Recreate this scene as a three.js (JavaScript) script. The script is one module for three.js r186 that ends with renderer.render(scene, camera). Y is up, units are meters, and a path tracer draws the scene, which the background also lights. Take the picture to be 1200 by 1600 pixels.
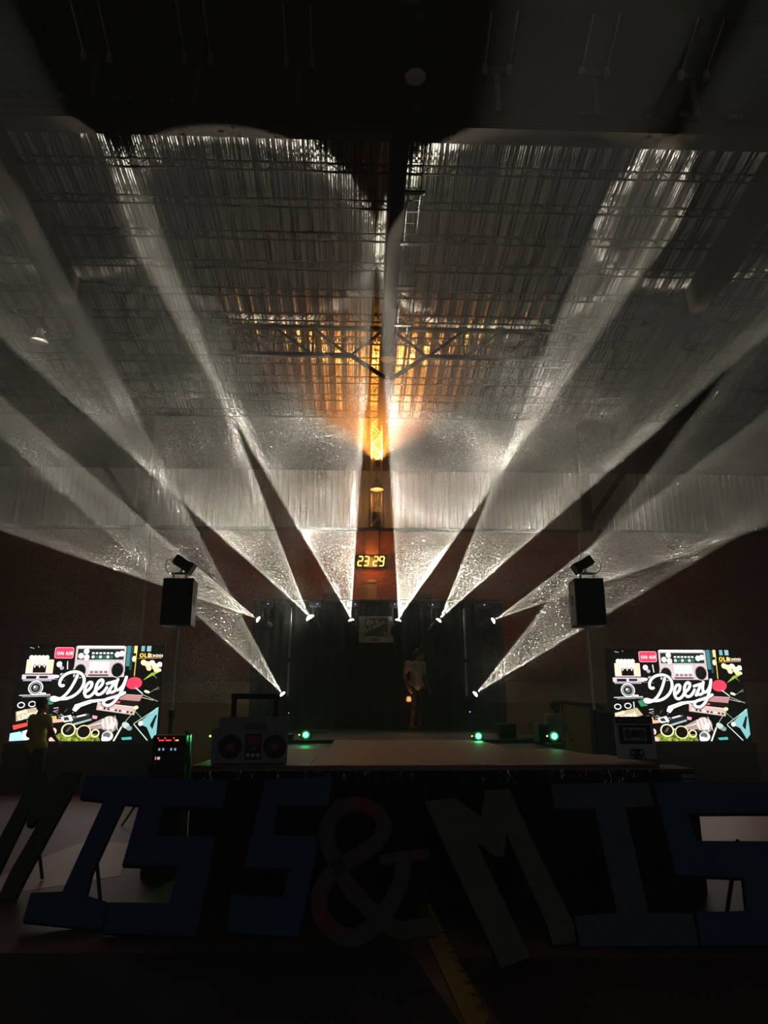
import * as THREE from 'three';
import { mergeGeometries, mergeVertices } from 'three/addons/utils/BufferGeometryUtils.js';
import { RoundedBoxGeometry } from 'three/addons/geometries/RoundedBoxGeometry.js';
import { MarchingCubes } from 'three/addons/objects/MarchingCubes.js';
import { ImprovedNoise } from 'three/addons/math/ImprovedNoise.js';
import { RectAreaLightUniformsLib } from 'three/addons/lights/RectAreaLightUniformsLib.js';

// ---------------------------------------------------------------- camera, air, exposure
const scene = new THREE.Scene();
scene.background = new THREE.Color(0x000000);                 // night, closed hall
const FOCAL = 1109, RAD = Math.PI / 180;
const camera = new THREE.PerspectiveCamera(2 * Math.atan(800 / FOCAL) / RAD, 0.75, 0.05, 200);
camera.position.set(0, 1.6, 0);
camera.rotation.order = 'YXZ';
camera.rotation.set(15.4 * RAD, -2.1 * RAD, 0);
camera.updateMatrixWorld(true);
const renderer = new THREE.WebGLRenderer();
renderer.toneMapping = THREE.LinearToneMapping;
renderer.toneMappingExposure = 1.15;
renderer.shadowMap.enabled = true;
RectAreaLightUniformsLib.init();
scene.fog = new THREE.FogExp2(0xfffaf0, 0.0145);                // stage haze through the whole hall
const BEAM = 6600;                                            // candela of a moving head
const WHITE = new THREE.Color(0.98, 0.965, 0.84);

// ---------------------------------------------------------------- helpers
const V = (x, y, z) => new THREE.Vector3(x, y, z);
const EYE = camera.position.clone();
const ray = (x, y) => V((x - 600) / FOCAL, (800 - y) / FOCAL, -1).applyQuaternion(camera.quaternion);
const atZ = (x, y, z) => { const r = ray(x, y); return EYE.clone().addScaledVector(r, (z - EYE.z) / r.z); };   // the point of a sight line on the upright plane at depth z
const atY = (x, y, h) => { const r = ray(x, y); return EYE.clone().addScaledVector(r, (h - EYE.y) / r.y); };   // ... on the level plane at height h
let seed = 7;
const rnd = (a = 0, b = 1) => { seed = (seed * 1664525 + 1013904223) >>> 0; return a + (b - a) * seed / 4294967296; };
const perlin = new ImprovedNoise();
const noise = (x, y, z = 0) => perlin.noise(x, y, z);
const fbm = (x, y, z = 0, o = 4) => { let s = 0, a = 0.5; for (let i = 0; i < o; i++) { s += a * noise(x, y, z + i * 7.3); x *= 2.03; y *= 2.03; a *= 0.5; } return s; };

function texture(w, h, f, srgb = true, rx = 1, ry = 1) {      // f(u, v) -> [r, g, b] of 0..255
  const d = new Uint8Array(w * h * 4);
  for (let j = 0; j < h; j++) for (let i = 0; i < w; i++) {
    const c = f(i / w, j / h), k = (j * w + i) * 4;
    for (let n = 0; n < 3; n++) d[k + n] = Math.max(0, Math.min(255, c[n]));
    d[k + 3] = 255;
  }
  const t = new THREE.DataTexture(d, w, h);
  t.magFilter = THREE.LinearFilter; t.minFilter = THREE.LinearMipmapLinearFilter; t.generateMipmaps = true;
  t.wrapS = t.wrapT = THREE.RepeatWrapping; t.repeat.set(rx, ry);
  if (srgb) t.colorSpace = THREE.SRGBColorSpace;
  t.needsUpdate = true;
  return t;
}
function canvasTexture(w, h, draw) {
  const c = document.createElement('canvas'); c.width = w; c.height = h;
  draw(c.getContext('2d'), w, h);
  const t = new THREE.CanvasTexture(c); t.colorSpace = THREE.SRGBColorSpace; t.magFilter = THREE.LinearFilter;
  return t;
}
const mat = (color, o = {}) => new THREE.MeshStandardMaterial({ color, roughness: 0.75, ...o });
const glow = (color, k = 1, o = {}) => new THREE.MeshStandardMaterial({ color: 0x050505, emissive: color, emissiveIntensity: k, roughness: 0.4, ...o });

const used = new Map();
function numbered(n) { const k = used.get(n) ?? 0; used.set(n, k + 1); return k ? n + '_' + String(k).padStart(3, '0') : n; }
function thing(name, label, category, pos = [0, 0, 0], turn = 0, group) {
  const o = new THREE.Group(); o.name = numbered(name); scene.add(o);
  o.position.set(...(pos.isVector3 ? pos.toArray() : pos)); o.rotation.y = turn;
  o.userData = { label, category }; if (group) o.userData.group = group;
  return o;
}
function structure(name) { const o = new THREE.Group(); o.name = name; o.userData.kind = 'structure'; scene.add(o); return o; }
function part(parent, name, geometry, material, pos, rot) {
  const m = new THREE.Mesh(geometry, material); m.name = name; parent.add(m);
  if (pos) m.position.set(...(pos.isVector3 ? pos.toArray() : pos));
  if (rot) m.rotation.set(...rot);
  return m;
}
function box(w, h, d, x = 0, y = 0, z = 0) {                  // uv in metres
  const g = new THREE.BoxGeometry(w, h, d), p = g.attributes.position, n = g.attributes.normal, uv = g.attributes.uv;
  for (let i = 0; i < p.count; i++) {
    const ax = Math.abs(n.getX(i)), ay = Math.abs(n.getY(i));
    if (ax > 0.5) uv.setXY(i, p.getZ(i), p.getY(i)); else if (ay > 0.5) uv.setXY(i, p.getX(i), p.getZ(i)); else uv.setXY(i, p.getX(i), p.getY(i));
  }
  return g.translate(x, y, z);
}
const rbox = (w, h, d, r = 0.01, x = 0, y = 0, z = 0) => new RoundedBoxGeometry(w, h, d, 2, Math.min(r, w / 2.01, h / 2.01, d / 2.01)).translate(x, y, z);
const cyl = (r1, r2, h, n = 20) => new THREE.CylinderGeometry(r1, r2, h, n);
const UPV = V(0, 1, 0);
function bar(a, b, r, n = 8) {                                // round rod from a to b
  const d = b.clone().sub(a), g = new THREE.CylinderGeometry(r, r, d.length(), n);
  return g.applyQuaternion(new THREE.Quaternion().setFromUnitVectors(UPV, d.clone().normalize())).translate((a.x + b.x) / 2, (a.y + b.y) / 2, (a.z + b.z) / 2);
}
function sbar(a, b, w, h) {                                   // square bar from a to b: w across, h in the upright plane
  const d = b.clone().sub(a), z = d.clone().normalize(), x = UPV.clone().cross(z); if (x.length() < 1e-4) x.set(1, 0, 0); x.normalize();
  const y = z.clone().cross(x), m = new THREE.Matrix4().makeBasis(x, y, z).setPosition((a.x + b.x) / 2, (a.y + b.y) / 2, (a.z + b.z) / 2);
  return new THREE.BoxGeometry(w, h, d.length()).applyMatrix4(m);
}
const tube = (pts, r, n = 24, k = 6) => new THREE.TubeGeometry(new THREE.CatmullRomCurve3(pts), n, r, k);
const merge = (list) => mergeGeometries(list.map((g) => (g.index ? g.toNonIndexed() : g)));

// ---------------------------------------------------------------- materials
const grain = texture(256, 256, (u, v) => { const g = 128 + 70 * fbm(u * 24, v * 24, 1, 4) + rnd(-16, 16); return [g, g, g]; }, false, 1, 1);
const brickColor = texture(512, 512, (u, v) => {              // 1 m x 1 m of running bond: 4 x 14 bricks, too far off to tell apart
  const row = Math.floor(v * 14), fv = v * 14 - row, x = u * 4 + (row % 2) * 0.5, col = Math.floor(x), fu = x - col;
  const n = Math.sin((col % 4) * 12.9 + row * 78.2) * 43758.5, t = n - Math.floor(n), joint = fv < 0.14 || fu < 0.04;
  const g = 12 * fbm(u * 30, v * 30, 3, 3);
  return joint ? [96 + g, 78 + g, 68 + g] : [124 + t * 40 + g * 2, 56 + t * 18 + g, 40 + t * 12 + g];
});
const brickBump = texture(256, 256, (u, v) => { const row = Math.floor(v * 14), fv = v * 14 - row, x = u * 4 + (row % 2) * 0.5, fu = x - Math.floor(x); const g = fv < 0.14 || fu < 0.04 ? 60 : 200; return [g, g, g]; }, false);
const M = {
  brick: mat(0xffffff, { map: brickColor, bumpMap: brickBump, bumpScale: 0.006, roughness: 0.9 }),
  beige: mat(0xa8936a, { bumpMap: grain, bumpScale: 0.002, roughness: 0.85 }),
  pilaster: mat(0x8c7c62, { bumpMap: grain, bumpScale: 0.002, roughness: 0.85 }),
  darkClad: mat(0x2a2522, { roughness: 0.9 }),
  side: mat(0x3a2622, { roughness: 0.95 }),
  shadedRoof: new THREE.MeshPhysicalMaterial({ color: 0x0a0806, roughness: 1, specularIntensity: 0.03 }),  // darkness of the unlit near bay is put into this colour
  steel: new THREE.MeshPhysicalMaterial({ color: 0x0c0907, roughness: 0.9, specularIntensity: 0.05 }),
  greySteel: mat(0x8d8a84, { roughness: 0.45, metalness: 0.6 }),
  black: mat(0x0b0b0c, { roughness: 0.6 }),
  blackGloss: mat(0x08080a, { roughness: 0.25 }),
  fabric: mat(0x0a0a0b, { roughness: 0.95, bumpMap: grain, bumpScale: 0.002 }),
  chrome: mat(0xb9b9bb, { roughness: 0.3, metalness: 0.9 }),
  bandWhite: [mat(0xb9bab2, { roughness: 0.5, metalness: 0.2 }), mat(0xaaaba4, { roughness: 0.55, metalness: 0.2 }), mat(0xc2c2ba, { roughness: 0.5, metalness: 0.2 })],
};
const streak = texture(64, 512, (u, v) => { const g = 170 + 130 * fbm(u * 9, v * 2, 5, 3) + 40 * noise(u * 24, v * 3, 2) + 14 * noise(u * 30, v * 50, 2); return [g, g, g * 0.98]; });
M.sheet = [0x76726d, 0x4b4744, 0x8f8c86, 0x332f2c].map((c, i) => mat(c, { map: streak, metalness: 0.65, roughness: [0.24, 0.3, 0.2, 0.34][i] }));

// ---------------------------------------------------------------- the hall
const WALL_Z = -22, ROOF_AT_WALL = 11, SLOPE = 0.178, RIDGE_Z = -11.7, HALF_L = -15, HALF_R = 16;
const roofY = (z) => ROOF_AT_WALL + SLOPE * (z - WALL_Z);
const CX = 0.75;                                              // the hall's middle line

// floor: sports floor, brick red, with the screens' light put into paler and ochre zones
{
  const t = texture(512, 512, (u, v) => { const g = 22 * fbm(u * 10, v * 10, 2, 5) + rnd(-5, 5); return [92 + g, 46 + g * 0.7, 44 + g * 0.7]; }, true, 0.25, 0.25);
  const f = structure('floor');
  part(f, 'floor_slab', box(31.4, 0.3, 32, 0.5, -0.15, -8), mat(0xffffff, { map: t, roughness: 0.55, bumpMap: grain, bumpScale: 0.001 }));
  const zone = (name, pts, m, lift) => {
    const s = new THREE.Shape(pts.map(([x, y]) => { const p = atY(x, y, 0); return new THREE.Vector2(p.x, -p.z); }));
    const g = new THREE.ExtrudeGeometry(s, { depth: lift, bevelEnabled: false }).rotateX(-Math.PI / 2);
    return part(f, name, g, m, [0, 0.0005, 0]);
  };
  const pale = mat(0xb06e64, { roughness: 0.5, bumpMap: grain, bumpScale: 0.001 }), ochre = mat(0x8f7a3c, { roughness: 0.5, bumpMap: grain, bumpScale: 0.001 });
  zone('screen_lit_zone', [[-60, 1398], [55, 1345], [127, 1317], [205, 1317], [188, 1369], [-60, 1369 + 40]], pale, 0.002);
  zone('screen_lit_zone', [[238, 1240], [338, 1238], [330, 1330], [222, 1330]], ochre, 0.002);
  zone('screen_lit_zone', [[1060, 1262], [1300, 1256], [1340, 1326], [1090, 1328]], pale, 0.002);
}
// back wall: wainscot, brick, corrugated band, dark cladding
{
  const w = structure('wall_back'), W = HALF_R - HALF_L, cx = (HALF_R + HALF_L) / 2;
  part(w, 'wainscot', box(W, 2.35, 0.5, cx, 1.175, WALL_Z - 0.25), M.beige);
  part(w, 'brickwork', box(W, 4.72, 0.5, cx, 2.35 + 2.36, WALL_Z - 0.25), M.brick);
  part(w, 'upper_cladding', box(W, 6.2, 0.4, cx, 7.07 + 3.1, WALL_Z - 0.3), M.darkClad);
  part(w, 'ledge', box(W, 0.1, 0.12, cx, 2.42, WALL_Z + 0.06), mat(0x5a3a2a, { roughness: 0.8 }));
  part(w, 'flashing', box(W, 0.09, 0.1, cx, 7.07, WALL_Z + 0.05), M.steel);
  // corrugated sheets of the pale band, one mesh each
  const sh = new THREE.Shape(), sw = 1.0;
  sh.moveTo(0, 0.006);
  for (let i = 0; i < 5; i++) { const x = i * sw / 5; for (const [u, h] of [[0, 0], [0.10, 0], [0.12, 0.035], [0.17, 0.035], [0.19, 0]]) sh.lineTo(x + u, -h); }
  sh.lineTo(sw - 0.006, 0); sh.lineTo(sw - 0.006, 0.006);
  const g = new THREE.ExtrudeGeometry(sh, { depth: 1.98, bevelEnabled: false }).rotateX(-Math.PI / 2);
  for (let i = 0; i < W; i++) part(w, 'corrugated_sheet', g, M.bandWhite[Math.floor(rnd(0, 3))], [HALF_L + i, 7.1, WALL_Z - 0.09]);
}
{ // side walls and the wall behind the camera
  for (const [n, x] of [['wall_left', HALF_L - 0.2], ['wall_right', HALF_R + 0.2]]) { const w = structure(n); part(w, 'masonry', box(0.4, 17, 31, x, 8.5, -7.6), M.side); }
  const w = structure('wall_front'); part(w, 'masonry', box(31.8, 17, 0.4, 0.5, 8.5, 8), M.side);
}
// unseen fill lamp added behind the viewer to lift the near side of things
{
  const t = thing('added_fill_lamp', 'long dim fill lamp added on the wall behind the viewer', 'lamp', [1.5, 3.2, 7.74]);
  part(t, 'housing', rbox(3.1, 0.2, 0.1, 0.02, 0, 0, 0), mat(0x8a8a88));
  part(t, 'tube', box(3.0, 0.12, 0.02, 0, 0, -0.06), glow(new THREE.Color(0.85, 0.9, 1), 0.5));
  const l = new THREE.RectAreaLight(new THREE.Color(0.85, 0.9, 1), 29, 3, 0.12); l.name = 'added_fill_light'; l.position.set(1.5, 3.2, 7.66); l.lookAt(1.5, 3.2, 0); scene.add(l);
}
// ceiling
{
  const c = structure('ceiling');
  const len = Math.hypot(WALL_Z - RIDGE_Z, (WALL_Z - RIDGE_Z) * SLOPE) - 0.05, tilt = Math.atan(SLOPE);
  const along = c; along.position.set(0, ROOF_AT_WALL, WALL_Z); along.rotation.x = -tilt;   // local z runs up the slope
  // corrugated sheets: round ribs along the slope
  const pitch = 0.1125, ribs = 8, sw = pitch * ribs, seg = 8, N = ribs * seg, pos = [], nor = [], uv = [], idx = [];
  for (let k = 0; k < 2; k++) for (let i = 0; i <= N; i++) {
    const x = i / N * sw, a = x / pitch * 2 * Math.PI, y = 0.026 * Math.cos(a), s = -0.026 * Math.sin(a) * 2 * Math.PI / pitch, l = Math.hypot(1, s);
    pos.push(x, y, k ? len : -0.3); nor.push(s / l, -1 / l, 0); uv.push(i / N, k * 3);
  }
  for (let i = 0; i < N; i++) idx.push(i, N + 2 + i, N + 1 + i, i, i + 1, N + 2 + i);
  const g = new THREE.BufferGeometry();
  g.setAttribute('position', new THREE.Float32BufferAttribute(pos, 3)); g.setAttribute('normal', new THREE.Float32BufferAttribute(nor, 3)); g.setAttribute('uv', new THREE.Float32BufferAttribute(uv, 2)); g.setIndex(idx);
  for (let x = HALF_L; x < HALF_R; x += sw) part(along, 'roof_sheet', g, M.sheet[[0, 1, 0, 2, 3, 1, 0, 2][Math.floor(rnd(0, 8))]], [x, 0.05, 0]);
  part(along, 'roof_deck', box(HALF_R - HALF_L, 0.12, len + 0.4, (HALF_R + HALF_L) / 2, 0.16, len / 2), M.shadedRoof);
  // battens in pairs under the sheets
  const bg = box(0.034, 0.08, len);
  for (let x = HALF_L + 0.1; x < HALF_R; x += 0.36) for (const o of [0, 0.1]) part(along, 'roof_batten', bg, M.steel, [x + o, -0.005, len / 2]);
  // lattice joists across the hall
  const span = HALF_R - HALF_L, mid = (HALF_R + HALF_L) / 2, chord = box(span, 0.035, 0.035), zz = [];
  for (let x = -span / 2, k = 0; x < span / 2 - 0.1; x += 0.27, k++) zz.push(bar(V(x, k % 2 ? 0.11 : -0.11, 0), V(x + 0.27, k % 2 ? -0.11 : 0.11, 0), 0.011, 5));
  const web = merge(zz);
  for (let k = 0; k < 11; k++) {
    const j = new THREE.Group(); j.name = 'lattice_joist'; j.position.set(mid, -0.18, 0.35 + k * 0.93); along.add(j);
    part(j, 'top_chord', chord, M.steel, [0, 0.125, 0]); part(j, 'bottom_chord', chord, M.steel, [0, -0.125, 0]); part(j, 'web', web, M.steel);
  }
  // long girders down the slope: middle and both sides of the bay
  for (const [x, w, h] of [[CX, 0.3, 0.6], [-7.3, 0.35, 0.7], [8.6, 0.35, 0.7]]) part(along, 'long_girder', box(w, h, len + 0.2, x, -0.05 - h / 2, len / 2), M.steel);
  // near bay: raised roof, its unlit shade put into the colour, and its upright face above the cross girder
  const n = structure('ceiling_front');
  part(n, 'near_roof', box(31.4, 0.3, 20.4, 0.5, 16.4, -1.9), M.shadedRoof);
  part(n, 'clerestory_face', box(31.4, 3.4, 0.2, 0.5, 14.7, RIDGE_Z - 0.35), M.shadedRoof);
  part(n, 'near_girder', box(0.3, 0.5, 19.4, CX - 0.05, 15.9, -1.95), M.steel);
}
// cross girder at the top of the slope
{
  const g = structure('trim_1');
  const zb = RIDGE_Z, y0 = 12.72, mid = 0.5, W = 30.6;
  part(g, 'bottom_flange', box(W, 0.05, 0.42, mid, y0, zb), M.steel);
  part(g, 'web_plate', box(W, 0.34, 0.03, mid, y0 + 0.19, zb), M.steel);
  part(g, 'top_flange', box(W, 0.05, 0.42, mid, y0 + 0.385, zb), M.steel);
  for (const dy of [0.13, 0.25]) part(g, 'conduit', bar(V(mid - W / 2, y0 + dy, zb + 0.09), V(mid + W / 2, y0 + dy, zb + 0.09), 0.02), mat(0x4a443d, { roughness: 0.5, metalness: 0.4 }));
  // hangers: posts with two short struts towards the near bay
  const zs = mat(0xb5afa5, { roughness: 0.6, metalness: 0.2 });
  for (const px of [145, 305, 466, 778, 930, 1086]) {
    const b = atZ(px, 165, zb), x = b.x, top = 14.25;
    part(g, 'hanger_post', box(0.1, top - y0 - 0.41, 0.09, x, (top + y0 + 0.41) / 2, zb + 0.02), mat(0x7a7268, { roughness: 0.6, metalness: 0.2 }));
    part(g, 'hanger_plate', box(0.62, 0.16, 0.05, x, top + 0.05, zb + 0.06), mat(0x38332e, { roughness: 0.6 }));
    for (const s of [-0.26, 0.26]) { part(g, 'strut', bar(V(x + s, top + 0.05, zb + 0.05), V(x + s, top + 0.5, zb + 1.0), 0.018), zs); part(g, 'clamp', rbox(0.11, 0.2, 0.11, 0.02, x + s, top + 0.05, zb + 0.1), zs); }
  }
  // crumpled scraps lodged on the flange
  for (let i = 0; i < 34; i++) {
    const s = new THREE.IcosahedronGeometry(rnd(0.05, 0.11), 1), p = s.attributes.position;
    for (let k = 0; k < p.count; k++) { const f = 1 + 0.7 * noise(p.getX(k) * 20 + i, p.getY(k) * 20, p.getZ(k) * 20); p.setXYZ(k, p.getX(k) * f, p.getY(k) * f * 1.3, p.getZ(k) * f); }
    s.computeVertexNormals();
    part(g, 'scrap', s, mat([0x6f675c, 0x57483a, 0x8a8378][i % 3], { roughness: 0.9 }), [rnd(-8.5, 9.5), y0 + 0.48, zb + 0.08]);
  }
}
// deep truss across the hall with its kinked middle
{
  const t = structure('trim_2'), z = -17.1, yt = roofY(z) - 0.45, yb = 10.62, yk = 9.95, sp = 1.02;
  const x0 = CX - 3.9, x1 = CX + 3.9;
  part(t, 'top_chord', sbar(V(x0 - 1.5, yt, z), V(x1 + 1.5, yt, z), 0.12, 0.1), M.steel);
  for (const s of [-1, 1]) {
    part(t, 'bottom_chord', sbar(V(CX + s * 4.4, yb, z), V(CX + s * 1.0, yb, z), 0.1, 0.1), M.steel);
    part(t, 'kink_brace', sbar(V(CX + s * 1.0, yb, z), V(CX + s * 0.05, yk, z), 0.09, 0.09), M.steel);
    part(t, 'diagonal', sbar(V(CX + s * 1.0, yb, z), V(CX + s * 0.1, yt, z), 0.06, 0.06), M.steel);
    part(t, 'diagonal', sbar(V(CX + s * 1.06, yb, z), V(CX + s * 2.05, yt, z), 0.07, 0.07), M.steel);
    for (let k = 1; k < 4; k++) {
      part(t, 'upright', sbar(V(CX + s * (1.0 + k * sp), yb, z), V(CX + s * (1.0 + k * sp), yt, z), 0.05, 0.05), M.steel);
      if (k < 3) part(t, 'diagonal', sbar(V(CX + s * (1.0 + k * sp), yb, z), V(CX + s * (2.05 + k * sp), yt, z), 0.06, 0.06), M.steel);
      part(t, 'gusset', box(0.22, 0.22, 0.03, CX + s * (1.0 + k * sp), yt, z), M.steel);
    }
  }
}
// steel columns with knee braces at the back wall, pilaster in the middle
{
  const t = structure('trim_3');
  for (const px of [215, 922]) {
    const x = atZ(px, 900, WALL_Z).x, s = px < 600 ? -1 : 1;
    part(t, 'pilaster', box(0.62, 7.05, 0.22, x, 3.525, WALL_Z + 0.11), M.pilaster);
    part(t, 'column', box(0.26, 3.6, 0.26, x, 8.87, WALL_Z + 0.2), M.steel);
    part(t, 'knee_brace', sbar(V(x + s * 0.1, 7.4, WALL_Z + 0.3), V(x + s * 1.15, 8.95, WALL_Z + 0.9), 0.12, 0.14), M.steel);
  }
  const xm = atZ(581, 880, WALL_Z).x;
  part(t, 'pilaster', box(0.42, 1.05, 0.1, xm, 7.07 - 0.53, WALL_Z + 0.05), mat(0x7a4a38, { roughness: 0.85 }));
  const pm = mat(0xa38a63, { roughness: 0.7 });
  for (const s of [-0.08, 0.08]) part(t, 'shutter_leaf', box(0.15, 1.3, 0.05, xm + s, 4.65, WALL_Z + 0.03), pm);
  part(t, 'name_plate', box(0.24, 0.09, 0.02, xm, 5.42, WALL_Z + 0.02), mat(0xb59a6a, { roughness: 0.6 }));
  // wall rails
  const rail = mat(0x4a2f24, { roughness: 0.6 });
  for (const y of [2.62, 2.76]) for (const [a, b] of [[4.0, 7.2], [-8.5, -4.2]]) part(t, 'wall_rail', box(b - a, 0.055, 0.06, (a + b) / 2, y - 0.05, WALL_Z + 0.16), rail);
  for (const px of [835, 882]) part(t, 'rail_bracket', box(0.25, 0.32, 0.14, atZ(px, 1058, WALL_Z).x, 2.64, WALL_Z + 0.1), mat(0x33241c));
}

// lattice column in the middle of the wall, with the orange lamp
{
  const xm = atZ(588, 740, WALL_Z).x, z = WALL_Z + 0.35;
  const t = thing('lattice_column', 'slender dark lattice steel column above the orange digital clock', 'column', [xm, 7.12, z]);
  const H = 3.7, w = 0.16;
  for (const sx of [-1, 1]) for (const sz of [-1, 1]) part(t, 'corner_angle', box(0.04, H, 0.04, sx * w, H / 2, sz * w), M.greySteel);
  for (let k = 0; k < 11; k++) { const y = k * H / 11; for (const sz of [-1, 1]) part(t, 'lacing', bar(V(k % 2 ? w : -w, y, sz * w), V(k % 2 ? -w : w, y + H / 11, sz * w), 0.014, 6), M.greySteel); }
  part(t, 'wall_plate', box(0.4, 0.5, 0.2, 0, 0.25, -0.25), M.steel);
}
const ORANGE = new THREE.Color(1.0, 0.36, 0.06);
function highBay(px, py, z, label, lit, top) {
  const p = atZ(px, py, z), t = thing('high_bay_lamp', label, 'lamp', p);
  const prof = [[0.02, 0.34], [0.07, 0.33], [0.075, 0.2], [0.12, 0.16], [0.22, 0.0], [0.215, -0.005], [0.11, 0.15], [0.0, 0.19]].map(([a, b]) => new THREE.Vector2(a, b));
  part(t, 'shade', new THREE.LatheGeometry(prof, 28), mat(0x4a4540, { roughness: 0.5, metalness: 0.4, side: THREE.DoubleSide }));
  part(t, 'stem', bar(V(0, 0.33, 0), V(0, top - p.y, 0), 0.015), M.steel);
  part(t, 'diffuser', cyl(0.2, 0.2, 0.012, 28).translate(0, 0.012, 0), lit ? glow(ORANGE, 3) : mat(0x7a6e6b, { roughness: 0.6 }));
  return t;
}
highBay(606, 562, -17.0, 'round unlit bell lamp under the long ceiling girder just above the kinked truss', false, roofY(-17) - 0.7);
highBay(649, 121, -10.9, 'round pinkish unlit lamp beside the cable ladder above the cross girder', false, 14.14);
highBay(60, 534, -15.5, 'round unlit bell lamp hanging at the left edge among the hazy beams', false, roofY(-15.5));
{
  const t = highBay(589, 765, WALL_Z + 0.95, 'small glowing orange bell lamp hung before the lattice column on the back wall', true, 9.1);
  const p = t.position;
  part(t, 'wall_arm', bar(V(0, 9.1 - p.y, 0), V(0, 9.1 - p.y, -0.62), 0.02), M.steel);
  const l = new THREE.PointLight(ORANGE, 2); l.position.set(p.x, p.y - 0.06, p.z); l.shadow.radius = 5; l.name = 'orange_lamp'; scene.add(l);
const u = thing('added_uplight', 'small orange uplight added high on the lattice column to light the roof', 'lamp', [p.x + 0.02, 9.12, p.z - 0.28]);  // added source that tints the roof orange
  part(u, 'bowl', new THREE.LatheGeometry([[0, -0.06], [0.05, -0.05], [0.09, 0.03], [0.085, 0.03], [0.045, -0.04], [0, -0.045]].map(([x, y]) => new THREE.Vector2(x, y)), 20), M.steel);
  part(u, 'glass', cyl(0.07, 0.07, 0.01, 20), glow(ORANGE, 3)); part(u, 'clip', bar(V(0, -0.05, -0.02), V(0, -0.05, -0.2), 0.015), M.steel);
  const l2 = new THREE.SpotLight(ORANGE, 900, 0, 66 * RAD, 0.6, 2); l2.position.set(p.x + 0.02, 9.15, p.z - 0.28); l2.target.position.set(p.x, 12, p.z + 0.3); l2.shadow.radius = 3; l2.name = 'added_uplight_beam'; scene.add(l2, l2.target);
}
// cable ladder under the long girder
{
  let t = thing('cable_ladder', 'thin metal cable ladder running along the right side of the long ceiling girder', 'cable ladder', [0, 0, 0]);
  const lm = mat(0x2a2724, { roughness: 0.8 });
  const seg = (z0, y0, z1, y1, xc) => {
    for (const s of [-0.13, 0.13]) part(t, 'side_rail', sbar(V(xc + s, y0, z0), V(xc + s, y1, z1), 0.02, 0.06), lm);
    const n = Math.round(Math.hypot(z1 - z0, y1 - y0) / 0.3);
    for (let k = 0; k <= n; k++) part(t, 'rung', bar(V(xc - 0.13, y0 + (y1 - y0) * k / n, z0 + (z1 - z0) * k / n), V(xc + 0.13, y0 + (y1 - y0) * k / n, z0 + (z1 - z0) * k / n), 0.009, 6), lm);
    for (let k = 0; k < 4; k++) { const z = z0 + (z1 - z0) * (k + 0.5) / 4, y = y0 + (y1 - y0) * (k + 0.5) / 4; part(t, 'hanger', box(0.44, 0.05, 0.09, xc, y - 0.04, z), lm); }
  };
  seg(RIDGE_Z - 0.1, roofY(RIDGE_Z) - 0.72, -17.2, roofY(-17.2) - 0.72, CX + 0.34);
  t = thing('cable_ladder', 'short raised stretch of cable ladder above the cross girder at the top', 'cable ladder', [0, 0, 0]);
  seg(RIDGE_Z + 0.5, 14.2, -8.2, 14.2, CX + 0.1);
  for (const z of [-11, -8.5]) part(t, 'drop_rod', bar(V(CX + 0.1, 14.2, z), V(CX + 0.1, 15.66, z), 0.012), M.steel);
  const d = thing('detector', 'small pale sensor box beside the cable ladder at the top of the hall', 'sensor', [CX + 0.32, 14.22, -10.35]);
  part(d, 'housing', rbox(0.16, 0.2, 0.14, 0.03), mat(0x4a4845)); part(d, 'arm', bar(V(-0.2, 0, 0), V(0, 0, 0), 0.02), M.steel);
}

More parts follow.
